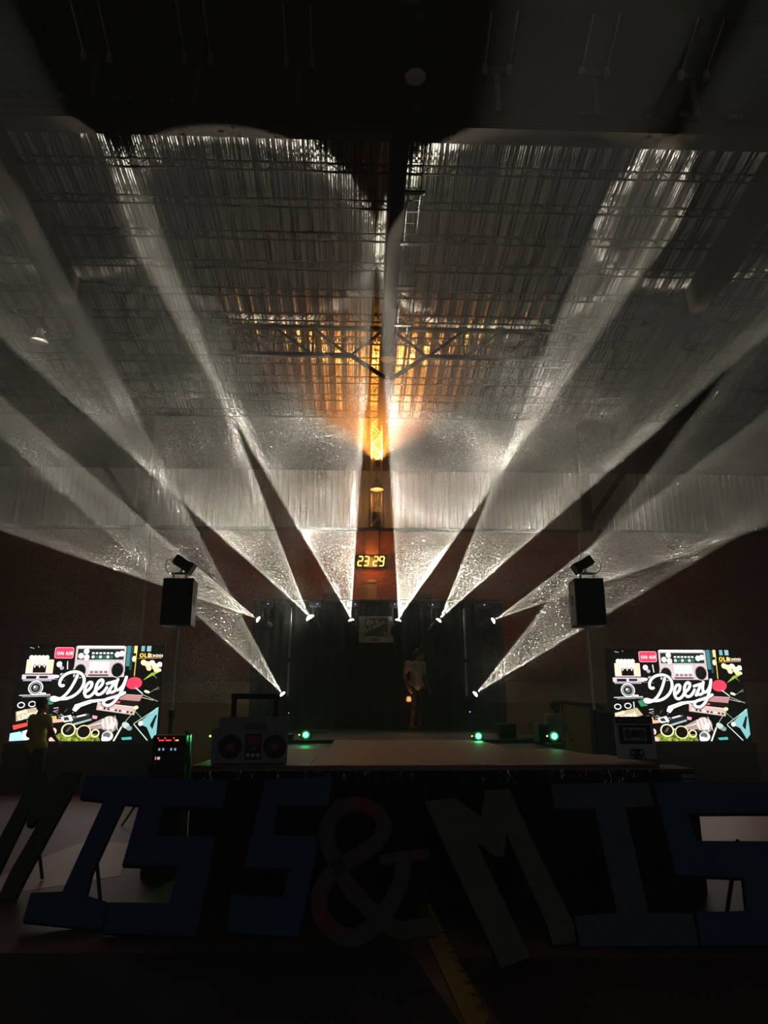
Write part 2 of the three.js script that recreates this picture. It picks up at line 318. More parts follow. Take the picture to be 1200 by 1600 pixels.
// ---------------------------------------------------------------- stage
const DECK = 1.1, STAGE_Z = -6.8, DRAPE_Z = -17.1;
{
  const t = thing('stage_platform', 'long black stage platform with a brown runway deck before the backdrop', 'stage', [0.6, 0, 0]);
  const ply = texture(512, 512, (u, v) => { const g = 26 * fbm(u * 3, v * 40, 4, 4) + 8 * fbm(u * 40, v * 40, 9, 3); return [176 + g, 128 + g, 104 + g * 0.9]; }, true, 0.5, 0.5);
  const pm = mat(0xffffff, { map: ply, roughness: 0.6 });
  // black modules below, brown deck boards on top
  part(t, 'frame', box(4.24, DECK - 0.06, 2.6, 0.05, (DECK - 0.06) / 2, STAGE_Z - 1.32), M.black);
  part(t, 'frame', box(4.5, DECK - 0.06, 4.6, 0.0, (DECK - 0.06) / 2, STAGE_Z - 2.62 - 2.31), M.black);
  part(t, 'frame', box(6.4, DECK - 0.06, 3.3, 0.0, (DECK - 0.06) / 2, -15.7), M.black);
  const poly = (pts) => { const s = new THREE.Shape(pts.map(([x, z]) => new THREE.Vector2(x - 0.6, -z))); return new THREE.ExtrudeGeometry(s, { depth: 0.05, bevelEnabled: true, bevelSize: 0.004, bevelThickness: 0.004, bevelSegments: 1 }).rotateX(-Math.PI / 2); };
  const panel = (pts, m) => part(t, 'deck_board', poly(pts), m, [0, DECK - 0.056, 0]);
  for (let k = 0; k < 4; k++) { const x0 = -1.47 + k * 1.06, x1 = x0 + 1.05; panel([[x0, -6.8], [x1, -6.8], [x1, -8.2], [x0, -8.2]], pm); }
  panel([[-1.35, -8.21], [0.6, -8.21], [0.6, -9.4], [-1.05, -9.4]], pm); panel([[0.61, -8.21], [2.62, -8.21], [2.45, -9.4], [0.61, -9.4]], pm);
  for (let k = 0; k < 2; k++) { const z = -9.41 - k * 1.3, z1 = z - 1.29; panel([[-0.35, z], [0.79, z], [0.79, z1], [-0.35, z1]], pm); panel([[0.8, z], [1.95, z], [1.95, z1], [0.8, z1]], pm); }
  for (let k = 0; k < 3; k++) panel([[-1.6 + k * 1.47, -12.05], [-0.14 + k * 1.47, -12.05], [-0.14 + k * 1.47, -17], [-1.6 + k * 1.47, -17]], M.black);
  part(t, 'edge_trim', box(4.24, 0.03, 0.02, 0.05, DECK - 0.02, STAGE_Z + 0.012), mat(0x6b4a38, { roughness: 0.4 }));
}
{ // tinsel fringe along the front of the stage
  const gs = [], gt = [];
  const strip = (x, y1, y0, w, z, tw, list) => {
    const n = 4, p = [], ix = [];
    for (let k = 0; k <= n; k++) { const y = y1 + (y0 - y1) * k / n, a = tw + 0.5 * noise(x * 9, k * 1.7), c = Math.cos(a) * w / 2, s = Math.sin(a) * w / 2, dz = 0.02 * noise(x * 31, k * 0.9, 4), dx = 0.02 * noise(x * 17, k * 0.8, 8) * k; p.push(x + dx - c, y, z + dz - s, x + dx + c, y, z + dz + s); }
    for (let k = 0; k < n; k++) ix.push(2 * k, 2 * k + 2, 2 * k + 1, 2 * k + 1, 2 * k + 2, 2 * k + 3);
    const g = new THREE.BufferGeometry(); g.setAttribute('position', new THREE.Float32BufferAttribute(p, 3)); g.setIndex(ix); g.computeVertexNormals(); list.push(g);
  };
  for (let i = 0; i < 1500; i++) strip(rnd(-2.05, 2.15), DECK - 0.05, rnd(0.03, 0.2), rnd(0.006, 0.014), STAGE_Z + rnd(0.03, 0.09), rnd(-1.2, 1.2), gs);
  for (let i = 0; i < 420; i++) strip(rnd(-2.05, 2.15), DECK - 0.04, DECK - rnd(0.12, 0.17), rnd(0.008, 0.02), STAGE_Z + rnd(0.07, 0.1), rnd(-0.9, 0.9), gt);
  const t = thing('tinsel_skirt', 'black metallic tinsel fringe hanging down the front of the stage', 'fringe', [0.6, 0, 0]);
  t.userData.kind = 'stuff';
  part(t, 'long_strands', mergeGeometries(gs), mat(0x1b1b1e, { metalness: 0.9, roughness: 0.22, side: THREE.DoubleSide })).userData.kind = 'stuff';
  part(t, 'short_fringe', mergeGeometries(gt), mat(0x4c4c4c, { metalness: 0.9, roughness: 0.3, side: THREE.DoubleSide })).userData.kind = 'stuff';
}
// black pleated backdrop with frame
{
  const x0 = atZ(394, 1000, DRAPE_Z).x, x1 = atZ(787, 1000, DRAPE_Z).x, W = x1 - x0, top = 4.08;
  const t = thing('backdrop_drape', 'tall black pleated backdrop curtain standing across the rear of the stage', 'curtain', [(x0 + x1) / 2, DECK, DRAPE_Z]);
  const s = new THREE.Shape(), N = 260, w = (k) => 0.045 * Math.sin(k * 0.62 + 1.5 * noise(k * 0.05, 2)) + 0.02 * noise(k * 0.2, 5);
  for (let k = 0; k <= N; k++) s[k ? 'lineTo' : 'moveTo'](-W / 2 + W * k / N, -w(k));
  for (let k = N; k >= 0; k--) s.lineTo(-W / 2 + W * k / N, -w(k) + 0.012);
  part(t, 'curtain', new THREE.ExtrudeGeometry(s, { depth: top - DECK - 0.02, bevelEnabled: false }).rotateX(-Math.PI / 2), M.fabric, [0, 0.01, 0]);
  part(t, 'top_tube', bar(V(-W / 2, top - DECK, -0.02), V(W / 2, top - DECK, -0.02), 0.03), M.black);
  for (const sx of [-1, 1]) { part(t, 'upright', bar(V(sx * (W / 2 - 0.05), 0, -0.12), V(sx * (W / 2 - 0.05), top - DECK, -0.12), 0.03), M.black); part(t, 'foot_plate', box(0.4, 0.02, 0.3, sx * (W / 2 - 0.2), 0.01, -0.12), M.black); }
}
// lighting bar in front of the curtain top
const HEAD_Z = -16.45, BAR_Z = -16.78, BAR_Y = 4.02;
{
  const x0 = atZ(394, 1000, DRAPE_Z).x, x1 = atZ(787, 1000, DRAPE_Z).x;
  const t = thing('lighting_bar', 'black lighting bar along the top of the backdrop holding the moving heads', 'truss', [0, 0, BAR_Z]);
  for (const [dy, dz] of [[0, 0], [0.0, -0.2]]) part(t, 'tube', bar(V(x0, BAR_Y + 0.03 + dy, dz), V(x1, BAR_Y + 0.03 + dy, dz), 0.025), M.black);
  const n = 24; for (let k = 0; k < n; k++) { const a = x0 + (x1 - x0) * k / n, b = x0 + (x1 - x0) * (k + 1) / n; part(t, 'lacing', bar(V(a, BAR_Y + 0.03, k % 2 ? 0 : -0.2), V(b, BAR_Y + 0.03, k % 2 ? -0.2 : 0), 0.01, 6), M.black); }
  for (const x of [x0 + 0.4, (x0 + x1) / 2 - 0.9, (x0 + x1) / 2 + 0.9, x1 - 0.4]) part(t, 'bracket', bar(V(x, BAR_Y + 0.03, -0.2), V(x, BAR_Y + 0.03, DRAPE_Z - BAR_Z + 0.02), 0.015), M.black);
}
// thin grey stands in front of the curtain
for (const [px, side] of [[450, 'left'], [729, 'right']]) {
  const p = atZ(px, 1080, HEAD_Z + 0.45), t = thing('light_stand', `thin grey upright pole before the ${side} part of the black backdrop`, 'pole', [p.x, DECK, p.z]);
  part(t, 'upper_tube', bar(V(0, 0.72, 0), V(0, 2.66, 0), 0.022, 12), mat(0xc9c7c2, { roughness: 0.35, metalness: 0.4 }));
  part(t, 'lower_tube', bar(V(0, 0.03, 0), V(0, 0.75, 0), 0.028, 12), M.black);
  part(t, 'collar', cyl(0.04, 0.04, 0.08).translate(0, 1.5, 0), M.black);
  part(t, 'foot', cyl(0.22, 0.24, 0.03, 28).translate(0, 0.015, 0), M.black);
}
// moving heads: lens, ring gobo and the spotlight itself
function movingHead(px, py, e1, e2, tilt, power, label, standing, bright = 1) {
  const P = atZ(px, py, HEAD_Z), v = P.clone().sub(EYE).normalize();
  const dir = (e) => { const q = atZ(px + 100 * Math.sin(e * RAD), py - 100 * Math.cos(e * RAD), HEAD_Z).sub(EYE).normalize(); return q.addScaledVector(v, -q.dot(v)).normalize(); };
  const d1 = dir(e1), d2 = dir(e2), b = d1.clone().add(d2).normalize(), A = d1.angleTo(d2) / 2;
  const ax = b.multiplyScalar(Math.cos(tilt * RAD)).addScaledVector(v, -Math.sin(tilt * RAD)).normalize();
  const lr = bright > 1 ? 0.1 : 0.07, half = Math.asin(Math.sin(A) * Math.cos(tilt * RAD));
  const t = thing('moving_head', label, 'stage light', [P.x, standing ? DECK : BAR_Y, P.z]);
  const L = P.clone().sub(t.position), C = L.clone().addScaledVector(ax, -0.16), q = new THREE.Quaternion().setFromUnitVectors(UPV, ax);
  const head = part(t, 'head', new THREE.LatheGeometry([[0, -0.2], [0.08, -0.19], [0.105, -0.12], [0.11, 0.0], [0.09, 0.1], [lr + 0.015, 0.165], [lr + 0.005, 0.165], [lr, 0.15]].map(([x, y]) => new THREE.Vector2(x, y)), 28), M.black, C);
  head.quaternion.copy(q);
  part(head, 'lens', new THREE.SphereGeometry(lr, 28, 10, 0, Math.PI * 2, 0, Math.PI / 2).scale(1, 0.75, 1), glow(WHITE, 22 * bright), [0, 0.15, 0]);
  // ring gobo: smoked glass that leaves a clear ring at the edge of the beam
  const gd = 0.06, gr = gd * Math.tan(half * 0.9), gobo = new THREE.MeshPhysicalMaterial({ color: 0x606060, transmission: 1, roughness: 0, thickness: 0, ior: 1.02 });
  part(head, 'ring_gobo', cyl(gr, gr, 0.0004, 36), gobo, [0, 0.17 + lr * 0.75 + gd, 0]);
  part(head, 'gobo_wire', new THREE.TorusGeometry(lr + 0.008, 0.003, 6, 28).rotateX(Math.PI / 2), M.black, [0, 0.166, 0]);
  const s = standing ? -1 : 1, side = V(ax.z, 0, -ax.x).normalize();
  const yb = standing ? C.y - 0.2 : C.y + 0.2;                                  // where the yoke meets the base
  const base = standing ? [0, 0.12] : [0, -0.09];
  const bz = standing ? C.z : BAR_Z - P.z + 0.02;                               // hung heads: the base sits back under the bar, out of the beam
  part(t, 'base', rbox(0.3, 0.14, 0.2, 0.02, C.x, standing ? yb - 0.08 : -0.08, bz), M.black);
  const by = standing ? yb : -0.14;
  for (const k of [-1, 1]) part(t, 'yoke_arm', sbar(C.clone().addScaledVector(side, k * 0.125), V(C.x + side.x * k * 0.125, by, bz + (standing ? side.z * k * 0.125 : 0)), 0.03, 0.07), M.black);
  part(t, 'yoke_bridge', sbar(V(C.x - side.x * 0.13, by, bz - (standing ? side.z * 0.13 : 0)), V(C.x + side.x * 0.13, by, bz + (standing ? side.z * 0.13 : 0)), 0.07, 0.03), M.black);
  part(t, 'status_light', rbox(0.022, 0.014, 0.01, 0.004, C.x + (px < 600 ? 0.05 : -0.02), standing ? yb - 0.08 : -0.08, bz + 0.104), glow(new THREE.Color(0.25, 0.3, 1), 6));
  if (standing) part(t, 'flight_case', rbox(0.42, yb - 0.15, 0.4, 0.015, C.x, (yb - 0.15) / 2, C.z), M.black);
  else part(t, 'clamp', rbox(0.05, 0.03, 0.07, 0.008, C.x, -0.004, BAR_Z - P.z), M.black);
  const l = new THREE.SpotLight(WHITE, power, 0, half, 0.05, 2); l.name = 'moving_head_beam';
  l.position.copy(P).addScaledVector(ax, lr * 0.75 + 0.01); l.target.position.copy(l.position).add(ax); l.shadow.radius = 0.1;
  scene.add(l, l.target);
}
const HEADS = [
  [549, 970, -31, 4.6, 3, 1.0, 'moving head under the backdrop bar just left of the OLD SCHOOL board', false],
  [622, 970, -4, 36, 3, 1.0, 'moving head under the backdrop bar just right of the OLD SCHOOL board', false],
  [485, 966, -48.5, -20.4, 8, 0.9, 'dazzling moving head on the bar, second lens left of the OLD SCHOOL board', false, 3.5],
  [685, 970, 21, 49.5, 7, 0.9, 'moving head on the bar, second lens right of the OLD SCHOOL board', false],
  [404, 968, -71.5, -48.5, 16, 0.75, 'moving head at the far left end of the backdrop bar', false],
  [770, 970, 52, 71.5, 16, 0.6, 'moving head at the far right end of the backdrop bar', false],
  [442, 1085, -48, -27, 13, 0.75, 'low moving head on a case at the left foot of the backdrop', true],
  [742, 1085, 37.5, 59.5, 13, 0.6, 'low moving head on a case at the right foot of the backdrop', true],
];
for (const [x, y, a, b, t, k, label, st, br] of HEADS) movingHead(x, y, a, b, t, k * BEAM, label, st, br);

// small slatted boxes on top of the backdrop
for (const [px, side] of [[516, 'left'], [663, 'right']]) {
  const p = atZ(px, 936, DRAPE_Z - 0.1), t = thing('slatted_box', `small dark slatted box on top of the backdrop, ${side} of the orange clock`, 'box', [p.x, 4.125, DRAPE_Z - 0.1]);
  part(t, 'body', rbox(0.36, 0.14, 0.2, 0.015, 0, 0.075, 0), M.black);
  for (let k = 0; k < 7; k++) part(t, 'slat', box(0.014, 0.1, 0.012, -0.15 + k * 0.05, 0.075, 0.104), mat(0x39322e));
}
// OLD SCHOOL board
{
  const c = atZ(587.5, 983.5, BAR_Z + 0.06), w = 0.8, h = 0.61, t = thing('slogan_board', 'grey board hung on the backdrop, hand lettered OLD SCHOOL', 'sign', [c.x, c.y - h / 2, c.z]);
  const tx = canvasTexture(512, 390, (g, W, H) => {
    g.fillStyle = '#a8a299'; g.fillRect(0, 0, W, H);
    for (let i = 0; i < 900; i++) { g.fillStyle = `rgba(${rnd(90, 200)},${rnd(90, 190)},${rnd(85, 180)},0.12)`; g.fillRect(rnd(0, W), rnd(0, H), rnd(4, 40), rnd(2, 12)); }
    g.fillStyle = '#1c1513'; g.fillRect(W * 0.17, H * 0.06, W * 0.67, H * 0.7);
    g.fillStyle = '#857f77'; g.beginPath(); g.moveTo(W * 0.18, H * 0.06); g.lineTo(W * 0.34, H * 0.08); g.lineTo(W * 0.36, H * 0.3); g.lineTo(W * 0.18, H * 0.42); g.fill();
    const letter = (s, x, y, size, a, col = '#f3eee6') => { g.save(); g.translate(x * W, y * H); g.rotate(a); g.font = `bold ${size}px sans-serif`; g.lineWidth = 6; g.strokeStyle = '#15100f'; g.strokeText(s, 0, 0); g.fillStyle = col; g.fillText(s, 0, 0); g.restore(); };
    letter('O', 0.22, 0.34, 96, 0.05); letter('L', 0.36, 0.28, 84, 0.05); letter('D', 0.48, 0.25, 70, -0.05);
    'SCHOOL'.split('').forEach((ch, i) => letter(ch, 0.2 + i * 0.105, 0.63 - i * 0.066, 84 - i * 3, -0.4));
    letter('26', 0.63, 0.66, 52, -0.2, '#8f8880');
    g.fillStyle = '#a39d95'; g.fillRect(W * 0.74, H * 0.6, W * 0.08, H * 0.13);
    g.strokeStyle = '#8f8880'; g.lineWidth = 3; for (let i = 0; i < 5; i++) { g.beginPath(); g.moveTo(W * (0.84 + i * 0.03), H * 0.66); g.lineTo(W * (0.855 + i * 0.03), H * (0.7 - 0.03 * (i % 2))); g.stroke(); }
    g.fillStyle = '#b5afa6'; g.fillRect(0, H * 0.8, W, H * 0.2); g.fillStyle = '#5f5a54'; g.fillRect(W * 0.38, H * 0.84, W * 0.2, H * 0.1);
  });
  part(t, 'board', box(w, h, 0.03, 0, h / 2, 0), mat(0x6a655f));
  const f = new THREE.PlaneGeometry(w, h); part(t, 'lettering', f, mat(0xffffff, { map: tx, roughness: 0.8 }), [0, h / 2, 0.017]);
  for (const s of [-0.3, 0.3]) part(t, 'cord', bar(V(s, h, 0), V(s, BAR_Y - t.position.y, -0.03), 0.004, 5), M.black);
}
// orange clock 23 29
{
  const c = atZ(580, 877, WALL_Z + 0.12), t = thing('digital_clock', 'digital wall clock glowing orange, reading 23 29', 'clock', [c.x, c.y - 0.2, WALL_Z + 0.07]);
  part(t, 'housing', rbox(1.05, 0.42, 0.13, 0.02, 0, 0.2, 0), M.blackGloss);
  const on = { 2: 'abged', 3: 'abgcd', 9: 'abgcdf' }, seg = glow(new THREE.Color(1, 0.42, 0.06), 9), h = 0.145, w = 0.13, th = 0.032;
  const bits = { a: [0, h, 1], g: [0, 0, 1], d: [0, -h, 1], f: [-w / 2, h / 2, 0], b: [w / 2, h / 2, 0], e: [-w / 2, -h / 2, 0], c: [w / 2, -h / 2, 0] };
  '23 29'.split('').forEach((ch, i) => { if (ch === ' ') return; const x = [-0.34, -0.15, 0, 0.14, 0.33][i];
    const gs = on[ch].split('').map((k) => { const [dx, dy, flat] = bits[k]; return flat ? rbox(w * 0.82, th, 0.012, 0.008, dx, dy, 0) : rbox(th, h * 0.84, 0.012, 0.008, dx, dy, 0); });
    part(t, 'digit', merge(gs).applyMatrix4(new THREE.Matrix4().makeShear(0, 0, 0.12, 0, 0, 0)), seg, [x, 0.2, 0.07]); });
  const l = new THREE.PointLight(new THREE.Color(1, 0.4, 0.08), 4); l.position.set(c.x, c.y, WALL_Z + 0.35); l.shadow.radius = 12; l.name = 'clock_light'; scene.add(l);
}

// ---------------------------------------------------------------- LED screens
const poster = canvasTexture(1200, 820, (g, W, H) => {
  const X = (u) => u * W, Y = (v) => v * H;
  g.fillStyle = '#030303'; g.fillRect(0, 0, W, H);
  const rect = (u, v, w, h, c) => { g.fillStyle = c; g.fillRect(X(u), Y(v), w * W, h * H); };
  const poly = (c, ...p) => { g.fillStyle = c; g.beginPath(); for (let i = 0; i < p.length; i += 2) g[i ? 'lineTo' : 'moveTo'](X(p[i]), Y(p[i + 1])); g.closePath(); g.fill(); };
  const disc = (c, u, v, r, k = 1, a = 0) => { g.fillStyle = c; g.beginPath(); g.ellipse(X(u), Y(v), r * W, r * W * k, a, 0, 7); g.fill(); };
  const ring = (c, u, v, r, w, k = 1, a = 0) => { g.strokeStyle = c; g.lineWidth = w; g.beginPath(); g.ellipse(X(u), Y(v), r * W, r * W * k, a, 0, 7); g.stroke(); };
  const line = (c, w, ...p) => { g.strokeStyle = c; g.lineWidth = w; g.lineCap = 'round'; g.lineJoin = 'round'; g.beginPath(); for (let i = 0; i < p.length; i += 2) g[i ? 'lineTo' : 'moveTo'](X(p[i]), Y(p[i + 1])); g.stroke(); };
  const text = (s, u, v, size, c, a = 0, font = 'sans-serif') => { g.save(); g.translate(X(u), Y(v)); g.rotate(a); g.font = `bold ${size}px ${font}`; g.fillStyle = c; g.fillText(s, 0, 0); g.restore(); };
  // old receiver and camera at the left
  for (let i = 0; i < 5; i++) disc('#e8cfc6', 0.08 + i * 0.027, 0.13, 0.017, 1.1);
  rect(0.05, 0.15, 0.19, 0.15, '#dcbfb4'); rect(0.055, 0.17, 0.02, 0.11, '#f0d9a8'); rect(0.21, 0.17, 0.025, 0.11, '#eac09a');
  rect(0.1, 0.2, 0.09, 0.09, '#080606'); for (let i = 0; i < 9; i++) rect(0.095 + i * 0.011, 0.185 + 0.02 * (i % 3 === 1), 0.008, 0.03, '#f3e2da');
  rect(0.03, 0.31, 0.23, 0.05, '#bdb2b8'); rect(0.06, 0.325, 0.07, 0.03, '#0a0a10'); rect(0.15, 0.325, 0.06, 0.025, '#14141c'); rect(0.04, 0.36, 0.2, 0.02, '#8f8a92');
  disc('#d7d7d7', 0.135, 0.45, 0.052); disc('#0b0b0b', 0.135, 0.45, 0.043); ring('#9c9c9c', 0.135, 0.45, 0.035, 8); disc('#5a5a5a', 0.135, 0.45, 0.02); disc('#eeeeee', 0.128, 0.44, 0.008);
  line('#e6e6e6', 6, 0.03, 0.53, 0.24, 0.52); line('#bdbdbd', 4, 0.05, 0.545, 0.25, 0.535); rect(0.17, 0.5, 0.04, 0.015, '#f5f5f5');
  disc('#c9c9c9', 0.28, 0.2, 0.02, 1.1); disc('#9c9c9c', 0.3, 0.24, 0.014); line('#d0d0d0', 9, 0.335, 0.17, 0.34, 0.25); disc('#d8d8d8', 0.27, 0.33, 0.02, 0.6); disc('#b0b0b0', 0.31, 0.31, 0.018, 0.6); line('#8a8a8a', 4, 0.25, 0.36, 0.33, 0.37);
  // ON AIR
  g.fillStyle = '#e03a50'; g.beginPath(); g.roundRect(X(0.24), Y(0.02), 0.13 * W, 0.115 * H, 16); g.fill();
  g.strokeStyle = '#ff9db0'; g.lineWidth = 5; g.stroke(); text('ON AIR', 0.252, 0.1, 40, '#ffd9df'); line('#8f1f30', 4, 0.312, 0.03, 0.314, 0.125);
  // boombox
  rect(0.385, 0.005, 0.355, 0.33, '#b5a9a8'); rect(0.395, 0.0, 0.33, 0.02, '#efe9e6'); rect(0.4, 0.035, 0.325, 0.115, '#15211c');
  for (const [u, v] of [[0.425, 0.11], [0.46, 0.06], [0.465, 0.125], [0.68, 0.095], [0.71, 0.085]]) { disc('#d9d3d0', u, v, 0.02, 1.1); disc('#f7f3f1', u - 0.004, v - 0.006, 0.009); }
  for (let i = 0; i < 6; i++) { rect(0.5 + i * 0.026, 0.07, 0.018, 0.02, '#cfd6d0'); rect(0.5 + i * 0.026, 0.105, 0.02, 0.03, i % 2 ? '#1c6a50' : '#d9c4c4'); } line('#1f7a5c', 4, 0.5, 0.15, 0.65, 0.145);
  disc('#8f8584', 0.43, 0.265, 0.047, 1.15); disc('#060606', 0.43, 0.27, 0.037, 1.25); ring('#c9bfbd', 0.43, 0.265, 0.047, 6, 1.15); disc('#8f8584', 0.69, 0.255, 0.05, 1.15); disc('#060606', 0.69, 0.26, 0.04, 1.25); ring('#c9bfbd', 0.69, 0.255, 0.05, 6, 1.15);
  rect(0.49, 0.17, 0.14, 0.155, '#e2c2c2'); for (let r = 0; r < 3; r++) for (let i = 0; i < 4; i++) rect(0.498 + i * 0.033, 0.185 + r * 0.042, 0.025, 0.028, r === 2 ? '#7d6c6c' : '#f5e4e2'); rect(0.49, 0.305, 0.14, 0.02, '#4a4343');
  rect(0.745, 0.0, 0.025, 0.22, '#3c6f78'); rect(0.77, 0.0, 0.018, 0.26, '#1c3a3a'); line('#cdb24a', 8, 0.815, 0.0, 0.812, 0.32); rect(0.795, 0.0, 0.022, 0.08, '#e9c87a'); disc('#e9d9a0', 0.8, 0.14, 0.014, 1.6); rect(0.845, 0.0, 0.025, 0.06, '#6f97a0'); rect(0.885, 0.0, 0.03, 0.06, '#7fa3ad');
  // OLD SCHOOL and cut paper below it
  text('OLD', 0.835, 0.125, 52, '#ffd24a'); text('SCHOOL', 0.897, 0.12, 34, '#ffe9c9'); line('#ffb878', 3, 0.83, 0.135, 0.995, 0.13);
  for (const [u, v, r, c] of [[0.87, 0.18, 0.022, '#f3dcae'], [0.9, 0.2, 0.024, '#e9cf9c'], [0.93, 0.185, 0.022, '#f5e6c6'], [0.91, 0.24, 0.02, '#e2c691'], [0.955, 0.225, 0.026, '#f1dcb2'], [0.985, 0.2, 0.02, '#f6e9cf'], [0.965, 0.265, 0.02, '#e7cb8d'], [0.985, 0.26, 0.014, '#f5e0b0']]) disc(c, u, v, r, 0.9, r * 40);
  poly('#7d9a3c', 0.88, 0.36, 0.93, 0.29, 0.995, 0.27, 0.95, 0.31, 0.965, 0.34, 0.94, 0.315); line('#b5c95c', 3, 0.88, 0.365, 0.985, 0.275); line('#56702a', 5, 0.945, 0.3, 0.97, 0.35);
  // red oval badge
  disc('#e2384f', 0.815, 0.4, 0.056, 0.78, -0.1); g.fillStyle = '#b51f38'; for (let i = 0; i < 3; i++) g.fillRect(X(0.755), Y(0.375 + i * 0.022), 0.07 * W, 5);
  line('#cfcfcf', 9, 0.83, 0.45, 0.88, 0.51); line('#e8d9b0', 22, 0.9, 0.485, 0.92, 0.495); line('#7a7a6a', 5, 0.93, 0.5, 0.99, 0.44); line('#9fa08a', 5, 0.88, 0.52, 0.99, 0.59); line('#d0cbb0', 4, 0.88, 0.55, 0.96, 0.58); line('#6f7262', 4, 0.96, 0.47, 0.995, 0.46);
  // amplifier
  poly('#b58a86', 0.62, 0.56, 0.7, 0.51, 0.885, 0.525, 0.865, 0.59); for (let i = 0; i < 4; i++) line('#7a4a48', 4, 0.63 + i * 0.01, 0.56 - i * 0.012, 0.87 + i * 0.003, 0.58 - i * 0.013);
  poly('#1a0e0e', 0.62, 0.57, 0.865, 0.595, 0.86, 0.64, 0.625, 0.6); poly('#b79e96', 0.575, 0.6, 0.85, 0.65, 0.835, 0.735, 0.57, 0.68); line('#e9d5cc', 4, 0.575, 0.605, 0.85, 0.652); rect(0.69, 0.59, 0.04, 0.02, '#d24a4a');
  for (let i = 0; i < 9; i++) disc(i % 3 ? '#2a2020' : '#f0e6e0', 0.6 + i * 0.027, 0.66 + i * 0.006, 0.008);
  // magazine bottom left
  ring('#d9d9d9', 0.05, 0.63, 0.023, 9, 0.8); ring('#cfcfcf', 0.125, 0.62, 0.023, 9, 0.8); line('#d9d9d9', 9, 0.17, 0.58, 0.17, 0.64);
  poly('#a99a78', 0.02, 0.7, 0.19, 0.64, 0.23, 0.72, 0.03, 0.8); text('AND', 0.03, 0.735, 42, '#f7e7c6', -0.28); text('LIVING', 0.045, 0.79, 52, '#f9efd9', -0.28); poly('#2b7a48', 0.2, 0.57, 0.26, 0.53, 0.27, 0.62, 0.22, 0.63);
  poly('#b8a04a', 0.1, 0.79, 0.3, 0.74, 0.31, 0.79, 0.12, 0.83); poly('#d9433a', 0.01, 0.84, 0.14, 0.8, 0.15, 0.83, 0.02, 0.885); poly('#e6a18a', 0.14, 0.8, 0.36, 0.77, 0.37, 0.8, 0.16, 0.835); poly('#9fc9cf', 0.0, 0.92, 0.07, 0.9, 0.12, 0.99, 0.0, 1.0); poly('#e9eef0', 0.08, 0.9, 0.12, 0.88, 0.16, 0.98, 0.1, 0.99);
  // cassettes and cables in the middle
  for (let i = 0; i < 26; i++) { const u = rnd(0.26, 0.42), v = rnd(0.66, 0.8); line(['#9a9a9a', '#e6e6e6', '#5a5a5a', '#b58a8a'][i % 4], rnd(2, 6), u, v, u + rnd(-0.04, 0.05), v + rnd(-0.02, 0.02)); }
  poly('#181a1b', 0.4, 0.76, 0.52, 0.71, 0.55, 0.77, 0.43, 0.83); poly('#4a5052', 0.41, 0.755, 0.515, 0.715, 0.525, 0.735, 0.42, 0.775); poly('#f0f4f5', 0.44, 0.745, 0.5, 0.722, 0.505, 0.735, 0.445, 0.757); poly('#8fa0a0', 0.42, 0.82, 0.54, 0.77, 0.55, 0.785, 0.43, 0.84); poly('#c9d0d2', 0.33, 0.755, 0.4, 0.73, 0.42, 0.79, 0.36, 0.81); poly('#2a2a2a', 0.35, 0.76, 0.38, 0.75, 0.395, 0.785, 0.36, 0.79);
  poly('#e08fa0', 0.55, 0.735, 0.585, 0.745, 0.58, 0.775, 0.55, 0.77); poly('#9a8a86', 0.46, 0.88, 0.62, 0.77, 0.7, 0.78, 0.66, 0.87, 0.55, 0.88); for (let i = 0; i < 5; i++) line('#5f5450', 3, 0.48 + i * 0.02, 0.88, 0.6 + i * 0.02, 0.79); line('#d9c9a9', 6, 0.52, 0.85, 0.66, 0.8); line('#e9dcc0', 4, 0.57, 0.83, 0.7, 0.77);
  // sunglasses on green
  poly('#5d6d24', 0.3, 0.95, 0.36, 0.9, 0.6, 0.93, 0.62, 1.0, 0.3, 1.0); for (let i = 0; i < 60; i++) disc(['#8a9a3a', '#3c4a18', '#6f7d2c'][i % 3], rnd(0.31, 0.6), rnd(0.945, 0.995), rnd(0.004, 0.012));
  disc('#e9d9a6', 0.395, 0.885, 0.05, 0.95); disc('#0a0a08', 0.395, 0.885, 0.04, 0.95); poly('#4a4a34', 0.375, 0.9, 0.4, 0.85, 0.415, 0.855, 0.39, 0.91); disc('#d9c48c', 0.5, 0.905, 0.05, 0.95); disc('#050505', 0.5, 0.905, 0.042, 0.95); line('#f1e3b8', 8, 0.44, 0.87, 0.46, 0.875); ring('#f1c9a8', 0.58, 0.92, 0.025, 11); disc('#e6a0a0', 0.29, 0.9, 0.025, 1.0); ring('#f5d0c8', 0.29, 0.9, 0.02, 5); disc('#e9a9a0', 0.3, 0.985, 0.032, 0.7);
  // microphone
  disc('#8f8680', 0.67, 0.83, 0.06, 1.0); disc('#c9b4ae', 0.665, 0.815, 0.05, 0.9); for (let i = 0; i < 7; i++) line(i % 2 ? '#6a5f5c' : '#f0d4cc', 4, 0.62 + i * 0.014, 0.77 - 0.005 * i, 0.635 + i * 0.016, 0.89); disc('#f5f5f5', 0.69, 0.84, 0.018, 1.4); poly('#202020', 0.61, 0.87, 0.7, 0.92, 0.69, 0.94, 0.61, 0.9); disc('#bdbdbd', 0.665, 0.95, 0.04, 0.9); disc('#5a5a5a', 0.66, 0.94, 0.025, 0.8); disc('#e9e9e9', 0.65, 0.98, 0.025, 0.7);
